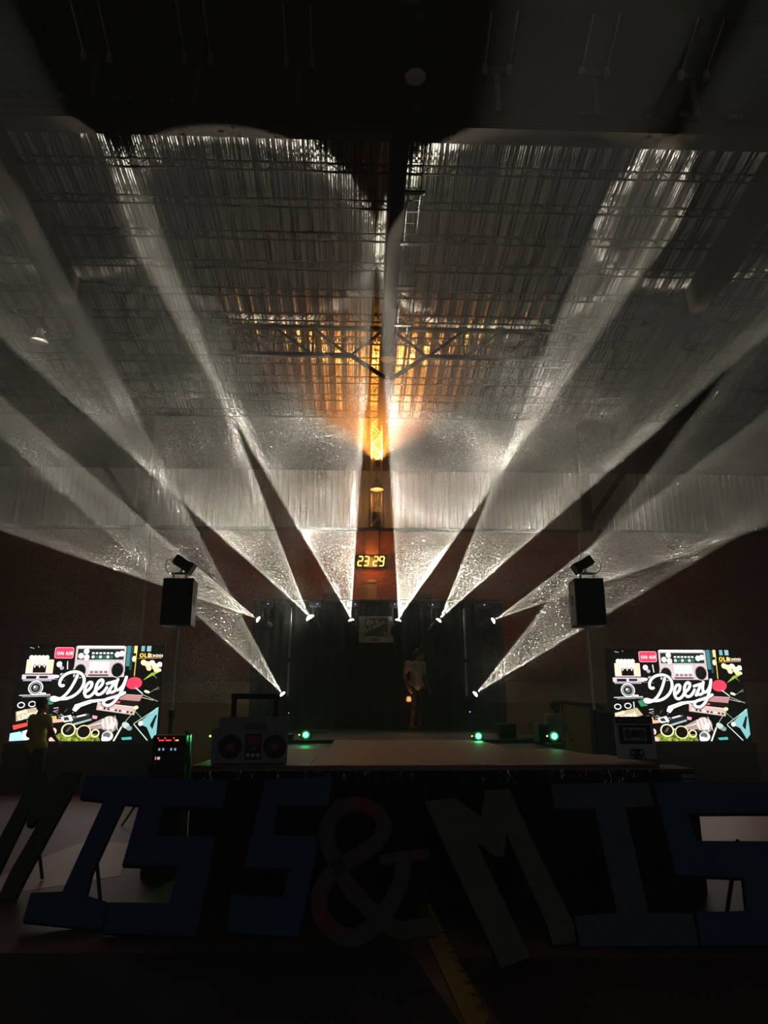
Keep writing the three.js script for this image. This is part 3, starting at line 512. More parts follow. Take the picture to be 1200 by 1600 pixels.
  // denim and cable at the right
  line('#c9d2c4', 14, 0.71, 1.0, 0.755, 0.86); line('#8a9a8c', 6, 0.75, 0.86, 0.83, 0.7); disc('#a9b4b0', 0.785, 0.84, 0.03, 0.7, 0.6); disc('#6f8a86', 0.81, 0.87, 0.02, 0.8); poly('#3f9a8c', 0.76, 0.965, 0.83, 0.955, 0.835, 0.985, 0.77, 0.99);
  poly('#6fa3a6', 0.985, 0.66, 1.0, 0.65, 1.0, 0.93, 0.97, 0.98, 0.93, 0.86, 0.87, 0.82); poly('#0a1414', 0.98, 0.74, 0.995, 0.73, 0.97, 0.88, 0.95, 0.84); line('#9fc4a8', 6, 0.84, 0.82, 0.995, 0.66); line('#b5d4c9', 8, 0.84, 0.83, 0.94, 0.99); disc('#f0e9c0', 0.885, 0.82, 0.016, 1.1); line('#5f8f6a', 5, 0.83, 0.68, 0.9, 0.78); disc('#f5d9a0', 0.845, 0.655, 0.016, 0.8);
  line('#e9e9e9', 3, 0.06, 0.02, 0.09, 0.03); disc('#dddddd', 0.12, 0.015, 0.003);
  // the name, brush script
  const script = () => { g.beginPath(); const p = (f, ...a) => g[f](...a.map((v, i) => (i % 2 ? Y(v) : X(v))));
    p('moveTo', 0.415, 0.32); p('bezierCurveTo', 0.39, 0.44, 0.35, 0.56, 0.285, 0.58); p('bezierCurveTo', 0.245, 0.59, 0.24, 0.545, 0.275, 0.55); p('bezierCurveTo', 0.35, 0.6, 0.45, 0.53, 0.465, 0.4); p('bezierCurveTo', 0.475, 0.28, 0.39, 0.25, 0.33, 0.31); p('bezierCurveTo', 0.285, 0.36, 0.29, 0.45, 0.325, 0.425);
    for (const [x, y] of [[0.475, 0.5], [0.55, 0.475]]) { p('moveTo', x, y); p('bezierCurveTo', x + 0.045, y - 0.03, x + 0.062, y - 0.11, x + 0.035, y - 0.11); p('bezierCurveTo', x, y - 0.1, x - 0.012, y + 0.035, x + 0.022, y + 0.045); p('bezierCurveTo', x + 0.05, y + 0.045, x + 0.068, y, x + 0.078, y - 0.03); }
    p('moveTo', 0.628, 0.405); p('lineTo', 0.683, 0.38); p('lineTo', 0.636, 0.505); p('bezierCurveTo', 0.65, 0.48, 0.665, 0.515, 0.69, 0.475);
    p('moveTo', 0.7, 0.36); p('bezierCurveTo', 0.685, 0.43, 0.685, 0.485, 0.71, 0.47); p('bezierCurveTo', 0.735, 0.45, 0.75, 0.4, 0.758, 0.335); p('bezierCurveTo', 0.745, 0.47, 0.7, 0.63, 0.645, 0.635); p('bezierCurveTo', 0.6, 0.63, 0.61, 0.575, 0.65, 0.56); p('bezierCurveTo', 0.69, 0.545, 0.73, 0.53, 0.755, 0.5); };
  g.lineCap = 'round'; g.lineJoin = 'round';
  for (const [w, c] of [[40, 'rgba(20,20,20,0.75)'], [25, '#d9d9d9'], [20, '#ffffff']]) { g.lineWidth = w; g.strokeStyle = c; script(); g.stroke(); }
  poly('#ffffff', 0.405, 0.68, 0.42, 0.625, 0.52, 0.575, 0.64, 0.56, 0.63, 0.585, 0.54, 0.605, 0.46, 0.65, 0.43, 0.7); line('#0a0a0a', 4, 0.43, 0.66, 0.5, 0.605, 0.61, 0.575);
  
});
function ledScreen(corners, side) {
  const z = -14.8, c = corners.map(([x, y]) => atZ(x, y, z)), x0 = (c[0].x + c[3].x) / 2, x1 = (c[1].x + c[2].x) / 2, y1 = (c[0].y + c[1].y) / 2, y0 = (c[2].y + c[3].y) / 2, w = x1 - x0, h = y1 - y0;
  const t = thing('led_screen', `large lit LED screen on the ${side} of the stage showing a retro collage reading Deezy`, 'screen', [(x0 + x1) / 2, 0, z]);
  part(t, 'cabinet', box(w + 0.04, h + 0.04, 0.12, 0, (y0 + y1) / 2, -0.065), M.black);
  part(t, 'display', new THREE.PlaneGeometry(w, h), new THREE.MeshStandardMaterial({ color: 0x020202, emissive: 0xffffff, emissiveMap: poster, emissiveIntensity: 2.0, roughness: 0.6 }), [0, (y0 + y1) / 2, 0.002]);
  part(t, 'base_drape', box(w + 0.1, y0 - 0.03, 0.5, 0, (y0 - 0.03) / 2, -0.15), M.fabric);
  for (const s of [-1, 1]) part(t, 'support_leg', box(0.06, y0 + h, 0.06, s * w * 0.4, (y0 + h) / 2, -0.18), M.black);
  const l = new THREE.RectAreaLight(new THREE.Color(1, 0.88, 0.84), 0.35, w, h); l.name = 'led_screen_light'; l.position.set((x0 + x1) / 2, (y0 + y1) / 2, z + 0.03); l.lookAt(l.position.x, l.position.y, 5); scene.add(l);
}
ledScreen([[33, 1010], [256, 1008], [243, 1158], [15, 1158]], 'left');
ledScreen([[948, 1013], [1157, 1018], [1172, 1158], [958, 1158]], 'right');

// ---------------------------------------------------------------- loudspeakers on poles, with a flood on top
function speakerTower(px, dir, side) {
  const z = -11, top = atZ(px, 905, z), bot = atZ(px, 978, z), x = top.x, H = top.y - bot.y;
  const stand = thing('speaker_stand', `tall tripod pole carrying the loudspeaker beside the ${side} screen`, 'speaker stand', [x, 0, z - 0.12]);
  part(stand, 'lower_tube', bar(V(0, 0.18, 0), V(0, 1.55, 0), 0.03, 12), M.black);
  part(stand, 'upper_tube', bar(V(0, 1.5, 0), V(0, bot.y, 0), 0.02, 12), M.chrome);
  part(stand, 'collar', cyl(0.045, 0.045, 0.12).translate(0, 1.5, 0), M.black);
  for (let k = 0; k < 3; k++) { const a = k * 2.094 + 0.4, c = Math.cos(a), s = Math.sin(a); part(stand, 'leg', bar(V(c * 0.03, 0.85, s * 0.03), V(c * 0.6, 0.015, s * 0.6), 0.015), M.black); part(stand, 'brace', bar(V(c * 0.03, 0.3, s * 0.03), V(c * 0.4, 0.31, s * 0.4), 0.008), M.black); }
  const sp = thing('loudspeaker', `black loudspeaker box raised on a pole above the ${side} screen's inner edge`, 'loudspeaker', [x, bot.y, z], dir * 0.06);
  part(sp, 'cabinet', rbox(0.46, H, 0.42, 0.015, 0, H / 2, -0.1), mat(0x101011, { roughness: 0.5 }));
  part(sp, 'grille', rbox(0.43, H - 0.04, 0.02, 0.01, 0, H / 2, 0.115), mat(0x0c0c0d, { roughness: 0.8, bumpMap: grain, bumpScale: 0.003 }));
  for (const s of [-1, 1]) part(sp, 'handle', rbox(0.012, 0.16, 0.09, 0.005, s * 0.232, H * 0.55, -0.1), M.blackGloss);
  const fl = thing('flood_light', `small tilted flood light with a cable loop on top of the ${side} loudspeaker`, 'stage light', [x, top.y, z]);
  const b = M.black;
  part(fl, 'cross_bar', box(0.24, 0.025, 0.05, -dir * 0.02, 0.09, 0), mat(0x8a8a88, { roughness: 0.3, metalness: 0.8 }));
  for (const s of [-0.1, 0.1]) part(fl, 'foot', bar(V(s, 0, 0), V(s, 0.1, 0), 0.014), M.chrome);
  part(fl, 'bracket', bar(V(dir * 0.01, 0.09, 0), V(dir * 0.02, 0.2, 0), 0.016), M.chrome);
  const head = part(fl, 'housing', rbox(0.27, 0.15, 0.2, 0.012), b, [dir * 0.03, 0.245, 0], [0, 0, -dir * 0.55]);
  part(head, 'lens_hood', rbox(0.07, 0.18, 0.22, 0.01, dir * 0.15, 0, 0), b);
  for (let k = 0; k < 4; k++) part(head, 'cooling_fin', box(0.004, 0.165, 0.18, -dir * (0.03 + k * 0.025), 0, 0), b);
  part(fl, 'cable', tube([V(-dir * 0.09, 0.31, 0), V(-dir * 0.2, 0.3, 0.02), V(-dir * 0.235, 0.2, 0.02), V(-dir * 0.2, 0.12, 0), V(-dir * 0.12, 0.09, 0)], 0.006), mat(0x2a2a2a, { roughness: 0.4 }));
}
speakerTower(281, 1, 'left');
speakerTower(917, -1, 'right');

// ---------------------------------------------------------------- giant letters leaning in front of the stage
const LEAN = 32 * RAD;
function letterPlane(px, py, lean = LEAN) {                    // the plane of a letter whose lowest point is seen at that pixel
  const p = atY(px, py, 0), n = V(0, Math.sin(lean), Math.cos(lean)), up = V(0, Math.cos(lean), -Math.sin(lean));
  return { p, lean, to: (x, y) => { const r = ray(x, y), k = p.clone().sub(EYE).dot(n) / r.dot(n), q = EYE.clone().addScaledVector(r, k).sub(p); return new THREE.Vector2(q.x, q.dot(up)); } };
}
const paint = (a, b, c, s) => texture(256, 256, (u, v) => { const k = 0.5 + 0.9 * fbm(u * 2.2, v * 2.2, s, 3), m = 0.5 + 0.9 * fbm(u * 3 + 9, v * 3, s + 3, 3), g = rnd(-7, 7) + 14 * noise(u * 40, v * 40, s); return a.map((x, i) => x + (b[i] - x) * Math.max(0, Math.min(1, k)) * 0.8 + (c[i] - x) * Math.max(0, Math.min(1, m * 2 - 1)) * 0.6 + g); }, true, 0.8, 0.8);
const blues = [paint([48, 82, 128], [58, 104, 118], [34, 62, 130], 1), paint([46, 78, 132], [56, 92, 116], [70, 98, 116], 2), paint([92, 108, 122], [78, 96, 114], [108, 122, 130], 3)].map((t) => mat(0xffffff, { map: t, roughness: 0.7 }));
const duns = [paint([104, 98, 90], [92, 100, 84], [112, 92, 92], 4), paint([118, 112, 98], [110, 118, 84], [98, 96, 110], 5)].map((t) => mat(0xffffff, { map: t, roughness: 0.7 }));
const cardEdge = mat(0x2a2622, { roughness: 0.9 });
function extrude(shape) { return new THREE.ExtrudeGeometry(shape, { depth: 0.05, bevelEnabled: true, bevelSize: 0.003, bevelThickness: 0.003, bevelSegments: 1, curveSegments: 8 }).translate(0, 0, -0.055); }
function letterThing(label, plane) { const t = thing('giant_letter', label, 'letter', [plane.p.x, 0.012, plane.p.z], 0, 'giant cardboard letters before the stage'); return t; }
function letter(label, pts, m, low, lean) {
  const pl = letterPlane(low[0], low[1], lean), t = letterThing(label, pl);
  const q = pts.map(([x, y]) => pl.to(x, y)), lowest = Math.min(...q.map((v) => v.y)); q.forEach((v) => { v.y -= lowest; });
  part(t, 'letter_face', extrude(new THREE.Shape(q)), [m, cardEdge], [0, 0, 0], [-pl.lean, 0, 0]);
  const xs = q.map((v) => v.x), H = Math.max(...q.map((v) => v.y)), cx = (Math.min(...xs) + Math.max(...xs)) / 2;
  const a = V(cx, 0.62 * H * Math.cos(pl.lean) - 0.03, -0.62 * H * Math.sin(pl.lean) - 0.06);
  part(t, 'prop', bar(a, V(cx, 0.005, a.z - 0.32), 0.016), cardEdge);
  return [t, pl];
}
const c4 = (ox, oy, s) => (l) => l.map(([x, y]) => [ox + x / s, oy + y / s]);
letter('dark grey letter M at the far left, cut by the picture edge', [[-50, 1405], [32, 1249], [50, 1212], [72, 1208], [76, 1232], [96, 1208], [126, 1207], [110, 1244], [38, 1375], [22, 1408], [-5, 1408], [15, 1365], [67, 1274], [48, 1293], [41, 1291], [44, 1269], [0, 1360], [-22, 1408]], duns[0], [10, 1408]);
letter('blue letter I between the far left M and the first S', [[135, 1214], [225, 1217], [216, 1259], [193, 1257], [143, 1365], [134, 1402], [166, 1412], [157, 1455], [35, 1442], [48, 1398], [97, 1396], [162, 1253], [125, 1249]], blues[0], [150, 1455]);
letter('blue letter S directly right of the blue I, nearer the left edge', [[227, 1218], [355, 1221], [348, 1264], [254, 1263], [245, 1308], [337, 1310], [306, 1465], [160, 1460], [170, 1413], [264, 1414], [278, 1356], [191, 1354], [218, 1259]], blues[1], [306, 1465]);
letter('blue letter S directly left of the ampersand', [[414, 1221], [520, 1215], [512, 1261], [434, 1261], [426, 1307], [500, 1309], [465, 1467], [355, 1459], [361, 1400], [442, 1405], [453, 1360], [381, 1356]], blues[0], [465, 1467]);
{ // ampersand, two crossing bands
  const pl = letterPlane(545, 1483), t = letterThing('curly ampersand sign painted in faded pink, olive and grey', pl), T = c4(470, 1220, 4);
  const band = (pts, wpx, closedEnds) => {
    const c = new THREE.CatmullRomCurve3(T(pts).map(([x, y]) => { const v = pl.to(x, y); return V(v.x, v.y, 0); })), n = 70, w = wpx, l = [], r = [];
    for (let k = 0; k <= n; k++) { const p = c.getPoint(k / n), d = c.getTangent(k / n), nx = -d.y * w / 2, ny = d.x * w / 2; l.push(new THREE.Vector2(p.x + nx, p.y + ny)); r.push(new THREE.Vector2(p.x - nx, p.y - ny)); }
    return extrude(new THREE.Shape([...l, ...r.reverse()]));
  };
  const w = 0.112;
  const dye = texture(256, 256, (u, v) => { const f = (x, y, r) => Math.exp(-((u - x) ** 2 + (v - y) ** 2) / r); const a = 0.5 + 0.6 * noise(u * 5, v * 5, 2); const red = Math.max(f(0.45, 0.95, 0.02), f(0.15, 0.2, 0.02), f(0.85, 0.62, 0.006), f(0.42, 0.42, 0.012)) * (0.7 + 0.5 * a), ol = Math.max(f(0.8, 0.85, 0.02), f(0.9, 0.15, 0.03)) * a; const g = rnd(-5, 5); return [96 + 52 * red + 8 * ol + g, 90 - 46 * red + 14 * ol + g, 84 - 22 * red - 34 * ol + g]; });
  const dm = mat(0xffffff, { map: dye, roughness: 0.7 });
  const A = band([[860, 935], [760, 935], [610, 955], [500, 880], [400, 790], [300, 680], [235, 560], [170, 420], [165, 300], [235, 195], [355, 160], [470, 205], [520, 290], [490, 380], [400, 460], [270, 535], [175, 615], [118, 730], [118, 840], [190, 945], [310, 1005], [420, 965]], w);
  const B = band([[390, 985], [470, 920], [550, 810], [610, 690], [640, 570], [645, 490]], w), C = band([[495, 518], [580, 500], [700, 485], [797, 478]], w * 0.62);
  const list = [A, B.translate(0, 0, 0.001), C.translate(0, 0, 0.002)], g = mergeGeometries(list.map((x) => { const y = x.toNonIndexed(); y.clearGroups(); return y; }));
  g.computeBoundingBox(); const bb = g.boundingBox, p = g.attributes.position, uv = g.attributes.uv;
  for (let i = 0; i < p.count; i++) uv.setXY(i, (p.getX(i) - bb.min.x) / (bb.max.x - bb.min.x), (p.getY(i) - bb.min.y) / (bb.max.y - bb.min.y));
  g.translate(0, -bb.min.y, 0);
  part(t, 'letter_face', g, dm, [0, 0, 0], [-pl.lean, 0, 0]);
  part(t, 'prop', bar(V(0.1, 0.5, -0.42), V(0.1, 0.005, -0.75), 0.016), cardEdge);
}
letter('dark olive grey letter M directly right of the ampersand', c4(640, 1210, 4)([[95, 195], [285, 170], [450, 290], [475, 125], [625, 115], [700, 280], [830, 560], [1030, 960], [1045, 1085], [900, 1095], [860, 960], [620, 420], [605, 400], [595, 530], [545, 540], [415, 445], [760, 1175], [575, 1240]]), duns[1], [786, 1515], 36 * RAD);
letter('grey blue letter I right of the second M', c4(850, 1190, 3.43)([[38, 128], [563, 122], [592, 250], [437, 253], [562, 820], [798, 822], [830, 995], [195, 1003], [165, 838], [395, 822], [275, 255], [60, 258]]), blues[2], [910, 1482]);
letter('blue letter S at the right edge, cut off by the picture', c4(850, 1190, 3.43)([[590, 118], [1330, 125], [1345, 285], [770, 288], [825, 438], [1260, 440], [1350, 1000], [852, 997], [816, 822], [1095, 815], [1075, 635], [712, 618]]), blues[0], [1100, 1482]);

// dark foam mat with its yellow jigsaw border strip
{
  const m = thing('foam_mat', 'dark navy foam mat covering the floor in the left foreground', 'mat', [0, 0, 0]);
  const flat = (pts, d) => new THREE.ExtrudeGeometry(new THREE.Shape(pts.map((p) => new THREE.Vector2(p.x, -p.z))), { depth: d, bevelEnabled: false }).rotateX(-Math.PI / 2);
  const P = (x, y) => atY(x, y, 0);
  part(m, 'sheet', flat([P(644, 1492), P(722, 1608), P(790, 1720), P(-500, 1720), P(-240, 1492)], 0.01), mat(0x15172a, { roughness: 0.9, bumpMap: grain, bumpScale: 0.002 }));
  const m2 = thing('foam_mat', 'dark maroon mat added to darken the floor in the right foreground', 'mat', [0, 0, 0]);
  part(m2, 'sheet', flat([P(716, 1500), P(1440, 1500), P(1700, 1720), P(860, 1720), P(790, 1608)], 0.01), mat(0x2a1214, { roughness: 0.9, bumpMap: grain, bumpScale: 0.002 }));  // second sheet, added to keep the right foreground floor dark
  const s = thing('border_strip', 'yellow jigsaw edged border strip of the mat running towards the viewer', 'floor strip', [0, 0, 0]);
  const L = [[650, 1414], [668, 1470], [728, 1604], [792, 1722]].map(([x, y]) => P(x, y)), R0 = [[666, 1414], [690, 1466], [760, 1604], [832, 1722]].map(([x, y]) => P(x, y)), R = [];
  for (let k = 0; k < 3; k++) for (let i = 0; i < 8; i++) { const a = R0[k].clone().lerp(R0[k + 1], i / 8), b = R0[k].clone().lerp(R0[k + 1], (i + 0.5) / 8); R.push(a, a.clone().add(V(0.028, 0, 0)), b.clone().add(V(0.034, 0, 0)), b); }
  part(s, 'strip', flat([...L, ...R.reverse()], 0.012), mat(0xa88a1c, { roughness: 0.8, bumpMap: grain, bumpScale: 0.002 }));
}

// ---------------------------------------------------------------- people
function sdfGeometry(prims, k, centre, half, res) {            // tapered capsules [a, b, ra, rb] joined smoothly
  const mc = new MarchingCubes(res, M.black, false, false, 200000); mc.isolation = 0;
  const c = mc.halfsize, f = mc.field, n = res;
  const P = prims.map(([a, b, ra, rb, flat]) => { const d = [b[0] - a[0], b[1] - a[1], b[2] - a[2]]; return { a, d, l: d[0] ** 2 + d[1] ** 2 + d[2] ** 2 || 1e-9, ra, rb, flat: flat || 1 }; });
  for (let z = 0; z < n; z++) for (let y = 0; y < n; y++) for (let x = 0; x < n; x++) {
    const X = (x - c) / c * half + centre[0], Y = (y - c) / c * half + centre[1], Z = (z - c) / c * half + centre[2];
    let s = 1e9;
    for (const p of P) {
      const ux = X - p.a[0], uy = Y - p.a[1], uz = (Z - p.a[2]); let t = (ux * p.d[0] + uy * p.d[1] + uz * p.d[2]) / p.l; t = t < 0 ? 0 : t > 1 ? 1 : t;
      const ex = ux - t * p.d[0], ey = uy - t * p.d[1], ez = (uz - t * p.d[2]) * p.flat, d = Math.sqrt(ex * ex + ey * ey + ez * ez) - p.ra - (p.rb - p.ra) * t;
      const h = Math.max(k - Math.abs(s - d), 0) / k; s = Math.min(s, d) - h * h * k * 0.25;
    }
    f[x + y * n + z * n * n] = -s;
  }
  mc.update();
  const g = new THREE.BufferGeometry();
  g.setAttribute('position', new THREE.BufferAttribute(mc.positionArray.slice(0, mc.count * 3), 3)); g.setAttribute('normal', new THREE.BufferAttribute(mc.normalArray.slice(0, mc.count * 3), 3));
  return g.scale(half, half, half).translate(...centre);
}
const HAND = (() => {                                           // right hand hanging down from the wrist at the origin, palm towards -x
  const pr = [[[0, 0.01, 0], [0, -0.05, 0], 0.022, 0.026], [[0, -0.03, -0.022], [0, -0.085, -0.03], 0.016, 0.014], [[0, -0.03, 0.02], [0, -0.085, 0.03], 0.016, 0.014], [[0, -0.04, 0], [0, -0.088, 0], 0.017, 0.015]];
  [[0.03, 0.066], [0.01, 0.078], [-0.012, 0.073], [-0.032, 0.056]].forEach(([z, l]) => { const a = [0, -0.088, z], b = [-0.012, -0.088 - l * 0.5, z * 1.1], c = [-0.036, -0.088 - l * 0.88, z * 1.12]; pr.push([a, b, 0.0088, 0.0082], [b, c, 0.0082, 0.0068]); });
  pr.push([[-0.006, -0.03, 0.028], [-0.018, -0.062, 0.052], 0.012, 0.0098], [[-0.018, -0.062, 0.052], [-0.03, -0.092, 0.056], 0.0098, 0.0078]);
  return sdfGeometry(pr, 0.008, [-0.01, -0.075, 0], 0.115, 44);
})();
const HEAD = (() => sdfGeometry([[[0, 0.03, -0.012], [0, 0.05, -0.02], 0.088, 0.09], [[0, -0.02, 0.03], [0, -0.06, 0.045], 0.06, 0.042], [[0, 0.0, 0.08], [0, -0.022, 0.1], 0.012, 0.016], [[-0.03, 0.03, 0.07], [0.03, 0.03, 0.07], 0.014, 0.014], [[0.082, 0.0, -0.005], [0.088, 0.025, -0.015], 0.014, 0.016], [[-0.082, 0.0, -0.005], [-0.088, 0.025, -0.015], 0.014, 0.016], [[-0.016, -0.055, 0.08], [0.016, -0.055, 0.08], 0.009, 0.009], [[0, -0.07, -0.01], [0, -0.15, -0.03], 0.052, 0.056]], 0.02, [0, -0.02, 0], 0.17, 56))();
const HAIR = (() => sdfGeometry([[[0, 0.062, -0.02], [0, 0.05, -0.04], 0.094, 0.094], [[0.05, 0.04, -0.05], [-0.05, 0.04, -0.05], 0.065, 0.065], [[0, 0.0, -0.065], [0, -0.03, -0.06], 0.055, 0.045]], 0.02, [0, 0.03, -0.03], 0.17, 40))();
function person(label, pos, turn, J, colors, sleeves, shorts) {  // J: joints, already posed
  const t = thing('person', label, 'person', pos, turn);
  const skin = mat(colors.skin, { roughness: 0.6 }), limbs = [];
  const torso = (e) => [[[-0.085, J.hip, 0], [0.085, J.hip, 0], 0.11 + e, 0.11 + e], [[0, J.hip, 0], J.chest, 0.115 + e, 0.125 + e], [[J.sl[0] * 0.75, J.sl[1] - 0.04, J.sl[2]], [J.sr[0] * 0.75, J.sr[1] - 0.04, J.sr[2]], 0.085 + e, 0.085 + e], [J.chest, J.neck, 0.09 + e, 0.055 + e * 0.3]];
  const arm = (s, e) => [[J['s' + s], J['e' + s], 0.052 + e, 0.04 + e], ...(e && sleeves < 1 ? [] : [[J['e' + s], J['w' + s], 0.038 + e, 0.026 + e]])];
  const leg = (s, e, whole = true) => [[[s === 'l' ? -0.09 : 0.09, J.hip - 0.04, 0], J['k' + s], 0.085 + e, 0.055 + e], ...(whole ? [[J['k' + s], J['a' + s], 0.052 + e, 0.038 + e]] : [])];
  const foot = (s) => [[J['a' + s], [J['a' + s][0], 0.05, J['a' + s][2] - 0.03], 0.04, 0.04], [[J['a' + s][0], 0.045, J['a' + s][2] - 0.03], [J['a' + s][0], 0.035, J['a' + s][2] + 0.15], 0.042, 0.034]];
  const body = sdfGeometry([...torso(0), ...arm('l', 0), ...arm('r', 0), ...leg('l', 0), ...leg('r', 0), ...foot('l'), ...foot('r')], 0.05, [0, 0.86, 0], 0.92, 84);
  const parts = [body], put = (g, at, qt, sx = 1) => { const c = g.clone(); if (sx < 0) { c.scale(-1, 1, 1); const p = c.attributes.position.array, n = c.attributes.normal.array; for (let i = 0; i < p.length; i += 9) for (let k = 0; k < 3; k++) { let v = p[i + 3 + k]; p[i + 3 + k] = p[i + 6 + k]; p[i + 6 + k] = v; v = n[i + 3 + k]; n[i + 3 + k] = n[i + 6 + k]; n[i + 6 + k] = v; } } c.applyQuaternion(qt).translate(...at); parts.push(c); };
  for (const s of ['l', 'r']) { const d = V(...J['w' + s]).sub(V(...J['e' + s])).normalize(); put(HAND, J['w' + s], new THREE.Quaternion().setFromUnitVectors(V(0, -1, 0), d), s === 'l' ? -1 : 1); }
  const hq = new THREE.Quaternion().setFromEuler(new THREE.Euler(...J.look)); put(HEAD, J.head, hq);
  part(t, 'body', mergeGeometries(parts), skin);
  part(t, 'hair', HAIR, mat(0x120d0a, { roughness: 0.7 }), J.head, J.look);
  for (const s of [-1, 1]) { const e = part(t, 'eye', new THREE.SphereGeometry(0.011, 10, 8), mat(0x1a1512, { roughness: 0.2 }), V(s * 0.033, 0.008, 0.083).applyQuaternion(hq).add(V(...J.head))); e.userData = {}; }
  const sleeve = (s) => { const a = J['s' + s], b = J['e' + s], m = a.map((v, i) => v + (b[i] - v) * 0.62); return [[a, m, 0.064, 0.056]]; };
  part(t, 'shirt', sdfGeometry([...torso(0.014), ...(sleeves < 1 ? [...sleeve('l'), ...sleeve('r')] : [...arm('l', 0.014), ...arm('r', 0.014)])], 0.05, [0, 1.12, 0], 0.6, 72), mat(colors.shirt, { roughness: 0.9, bumpMap: null }));
  const lower = ['l', 'r'].flatMap((s) => (shorts ? leg(s, 0.02, false) : leg(s, 0.018)));
  part(t, shorts ? 'shorts' : 'trousers', sdfGeometry([[[-0.085, J.hip - 0.02, 0], [0.085, J.hip - 0.02, 0], 0.116, 0.116], ...lower], 0.04, [0, 0.55, 0], 0.62, 72), mat(colors.legs, { roughness: 0.9 }));
  for (const s of ['l', 'r']) part(t, 'shoe', sdfGeometry([[[J['a' + s][0], 0.055, J['a' + s][2] - 0.03], [J['a' + s][0], 0.045, J['a' + s][2] + 0.14], 0.052, 0.044]], 0.02, [J['a' + s][0], 0.06, J['a' + s][2] + 0.05], 0.18, 30), mat(0x1a1a1a, { roughness: 0.7 }));
  return t;
}
const STAND = { hip: 0.95, chest: [0, 1.28, 0], neck: [0, 1.48, 0.01], head: [0, 1.62, 0.03], look: [0, 0, 0], sl: [-0.19, 1.42, 0], sr: [0.19, 1.42, 0], el: [-0.25, 1.14, -0.03], er: [0.25, 1.14, -0.03], wl: [-0.26, 0.89, 0.05], wr: [0.26, 0.89, 0.05], kl: [-0.1, 0.5, 0.02], kr: [0.1, 0.5, 0.02], al: [-0.11, 0.09, 0], ar: [0.11, 0.09, 0] };
{ // on the stage, mid-step, looking aside, an orange glowing thing in the hand
  const p = atZ(650, 1140, -16.1);
  const pose = { ...STAND, chest: [0.02, 1.27, 0.03], neck: [0.03, 1.46, 0.07], head: [0.05, 1.6, 0.11], look: [0.25, 0.9, 0.05], el: [-0.24, 1.15, -0.05], wl: [-0.22, 0.9, 0.1], er: [0.26, 1.15, -0.08], wr: [0.33, 0.9, -0.02], kl: [-0.08, 0.5, 0.1], al: [-0.09, 0.09, -0.02], kr: [0.12, 0.5, 0.02], ar: [0.15, 0.1, -0.16] };
  person('person in a white shirt and dark shorts walking on the dark stage, head turned aside', [p.x, DECK + 0.014, p.z], 0.35, pose, { skin: 0x9a6650, shirt: 0xb9b6ae, legs: 0x0e0c0d }, 0.5, true);
  const q = V(-0.24, 0.8, 0.17).applyAxisAngle(UPV, 0.35).add(V(p.x, DECK, p.z));
  const t = thing('hand_light', 'small orange glowing light held low by the person on the stage', 'light', [q.x, q.y - 0.18, q.z]);
  part(t, 'glass', new THREE.LatheGeometry([[0, 0], [0.04, 0], [0.055, 0.03], [0.05, 0.08], [0.035, 0.11], [0, 0.11]].map(([a, b]) => new THREE.Vector2(a, b)), 20), glow(new THREE.Color(1, 0.42, 0.12), 0.9));
  part(t, 'lid', cyl(0.03, 0.045, 0.03).translate(0, 0.125, 0), M.black); part(t, 'handle', new THREE.TorusGeometry(0.035, 0.004, 6, 18, Math.PI).translate(0, 0.14, 0), M.black);
  const l = new THREE.PointLight(new THREE.Color(1, 0.42, 0.12), 0.12); l.name = 'lantern_light'; l.position.set(q.x, q.y - 0.12, q.z + 0.08); scene.add(l);
}
{ // in front of the left screen, back turned
  const p = atZ(58, 1160, -13.2);
  const pose = { ...STAND, el: [-0.27, 1.16, 0.06], wl: [-0.2, 1.02, 0.26], er: [0.26, 1.14, 0.02], wr: [0.2, 0.98, 0.2], look: [0.1, -0.3, 0] };
  person('person in a yellow green T-shirt seen from behind before the left screen', [p.x, 0, p.z], Math.PI - 0.5, pose, { skin: 0x8a5a44, shirt: 0xd2c454, legs: 0x16161c }, 0.5, false);
}
{ // right of the stage, head bowed
  const p = atZ(868, 1150, -15.2);
  const pose = { ...STAND, head: [0, 1.6, 0.06], look: [0.35, 0.4, 0], el: [-0.27, 1.16, 0.04], wl: [-0.18, 1.0, 0.24], er: [0.27, 1.16, 0.04], wr: [0.18, 1.0, 0.24] };
  person('person in a pale shirt with bowed head beside the right end of the stage', [p.x, 0, p.z], 0.5, pose, { skin: 0x7a5240, shirt: 0x8f8c84, legs: 0x121214 }, 0.5, false);
}

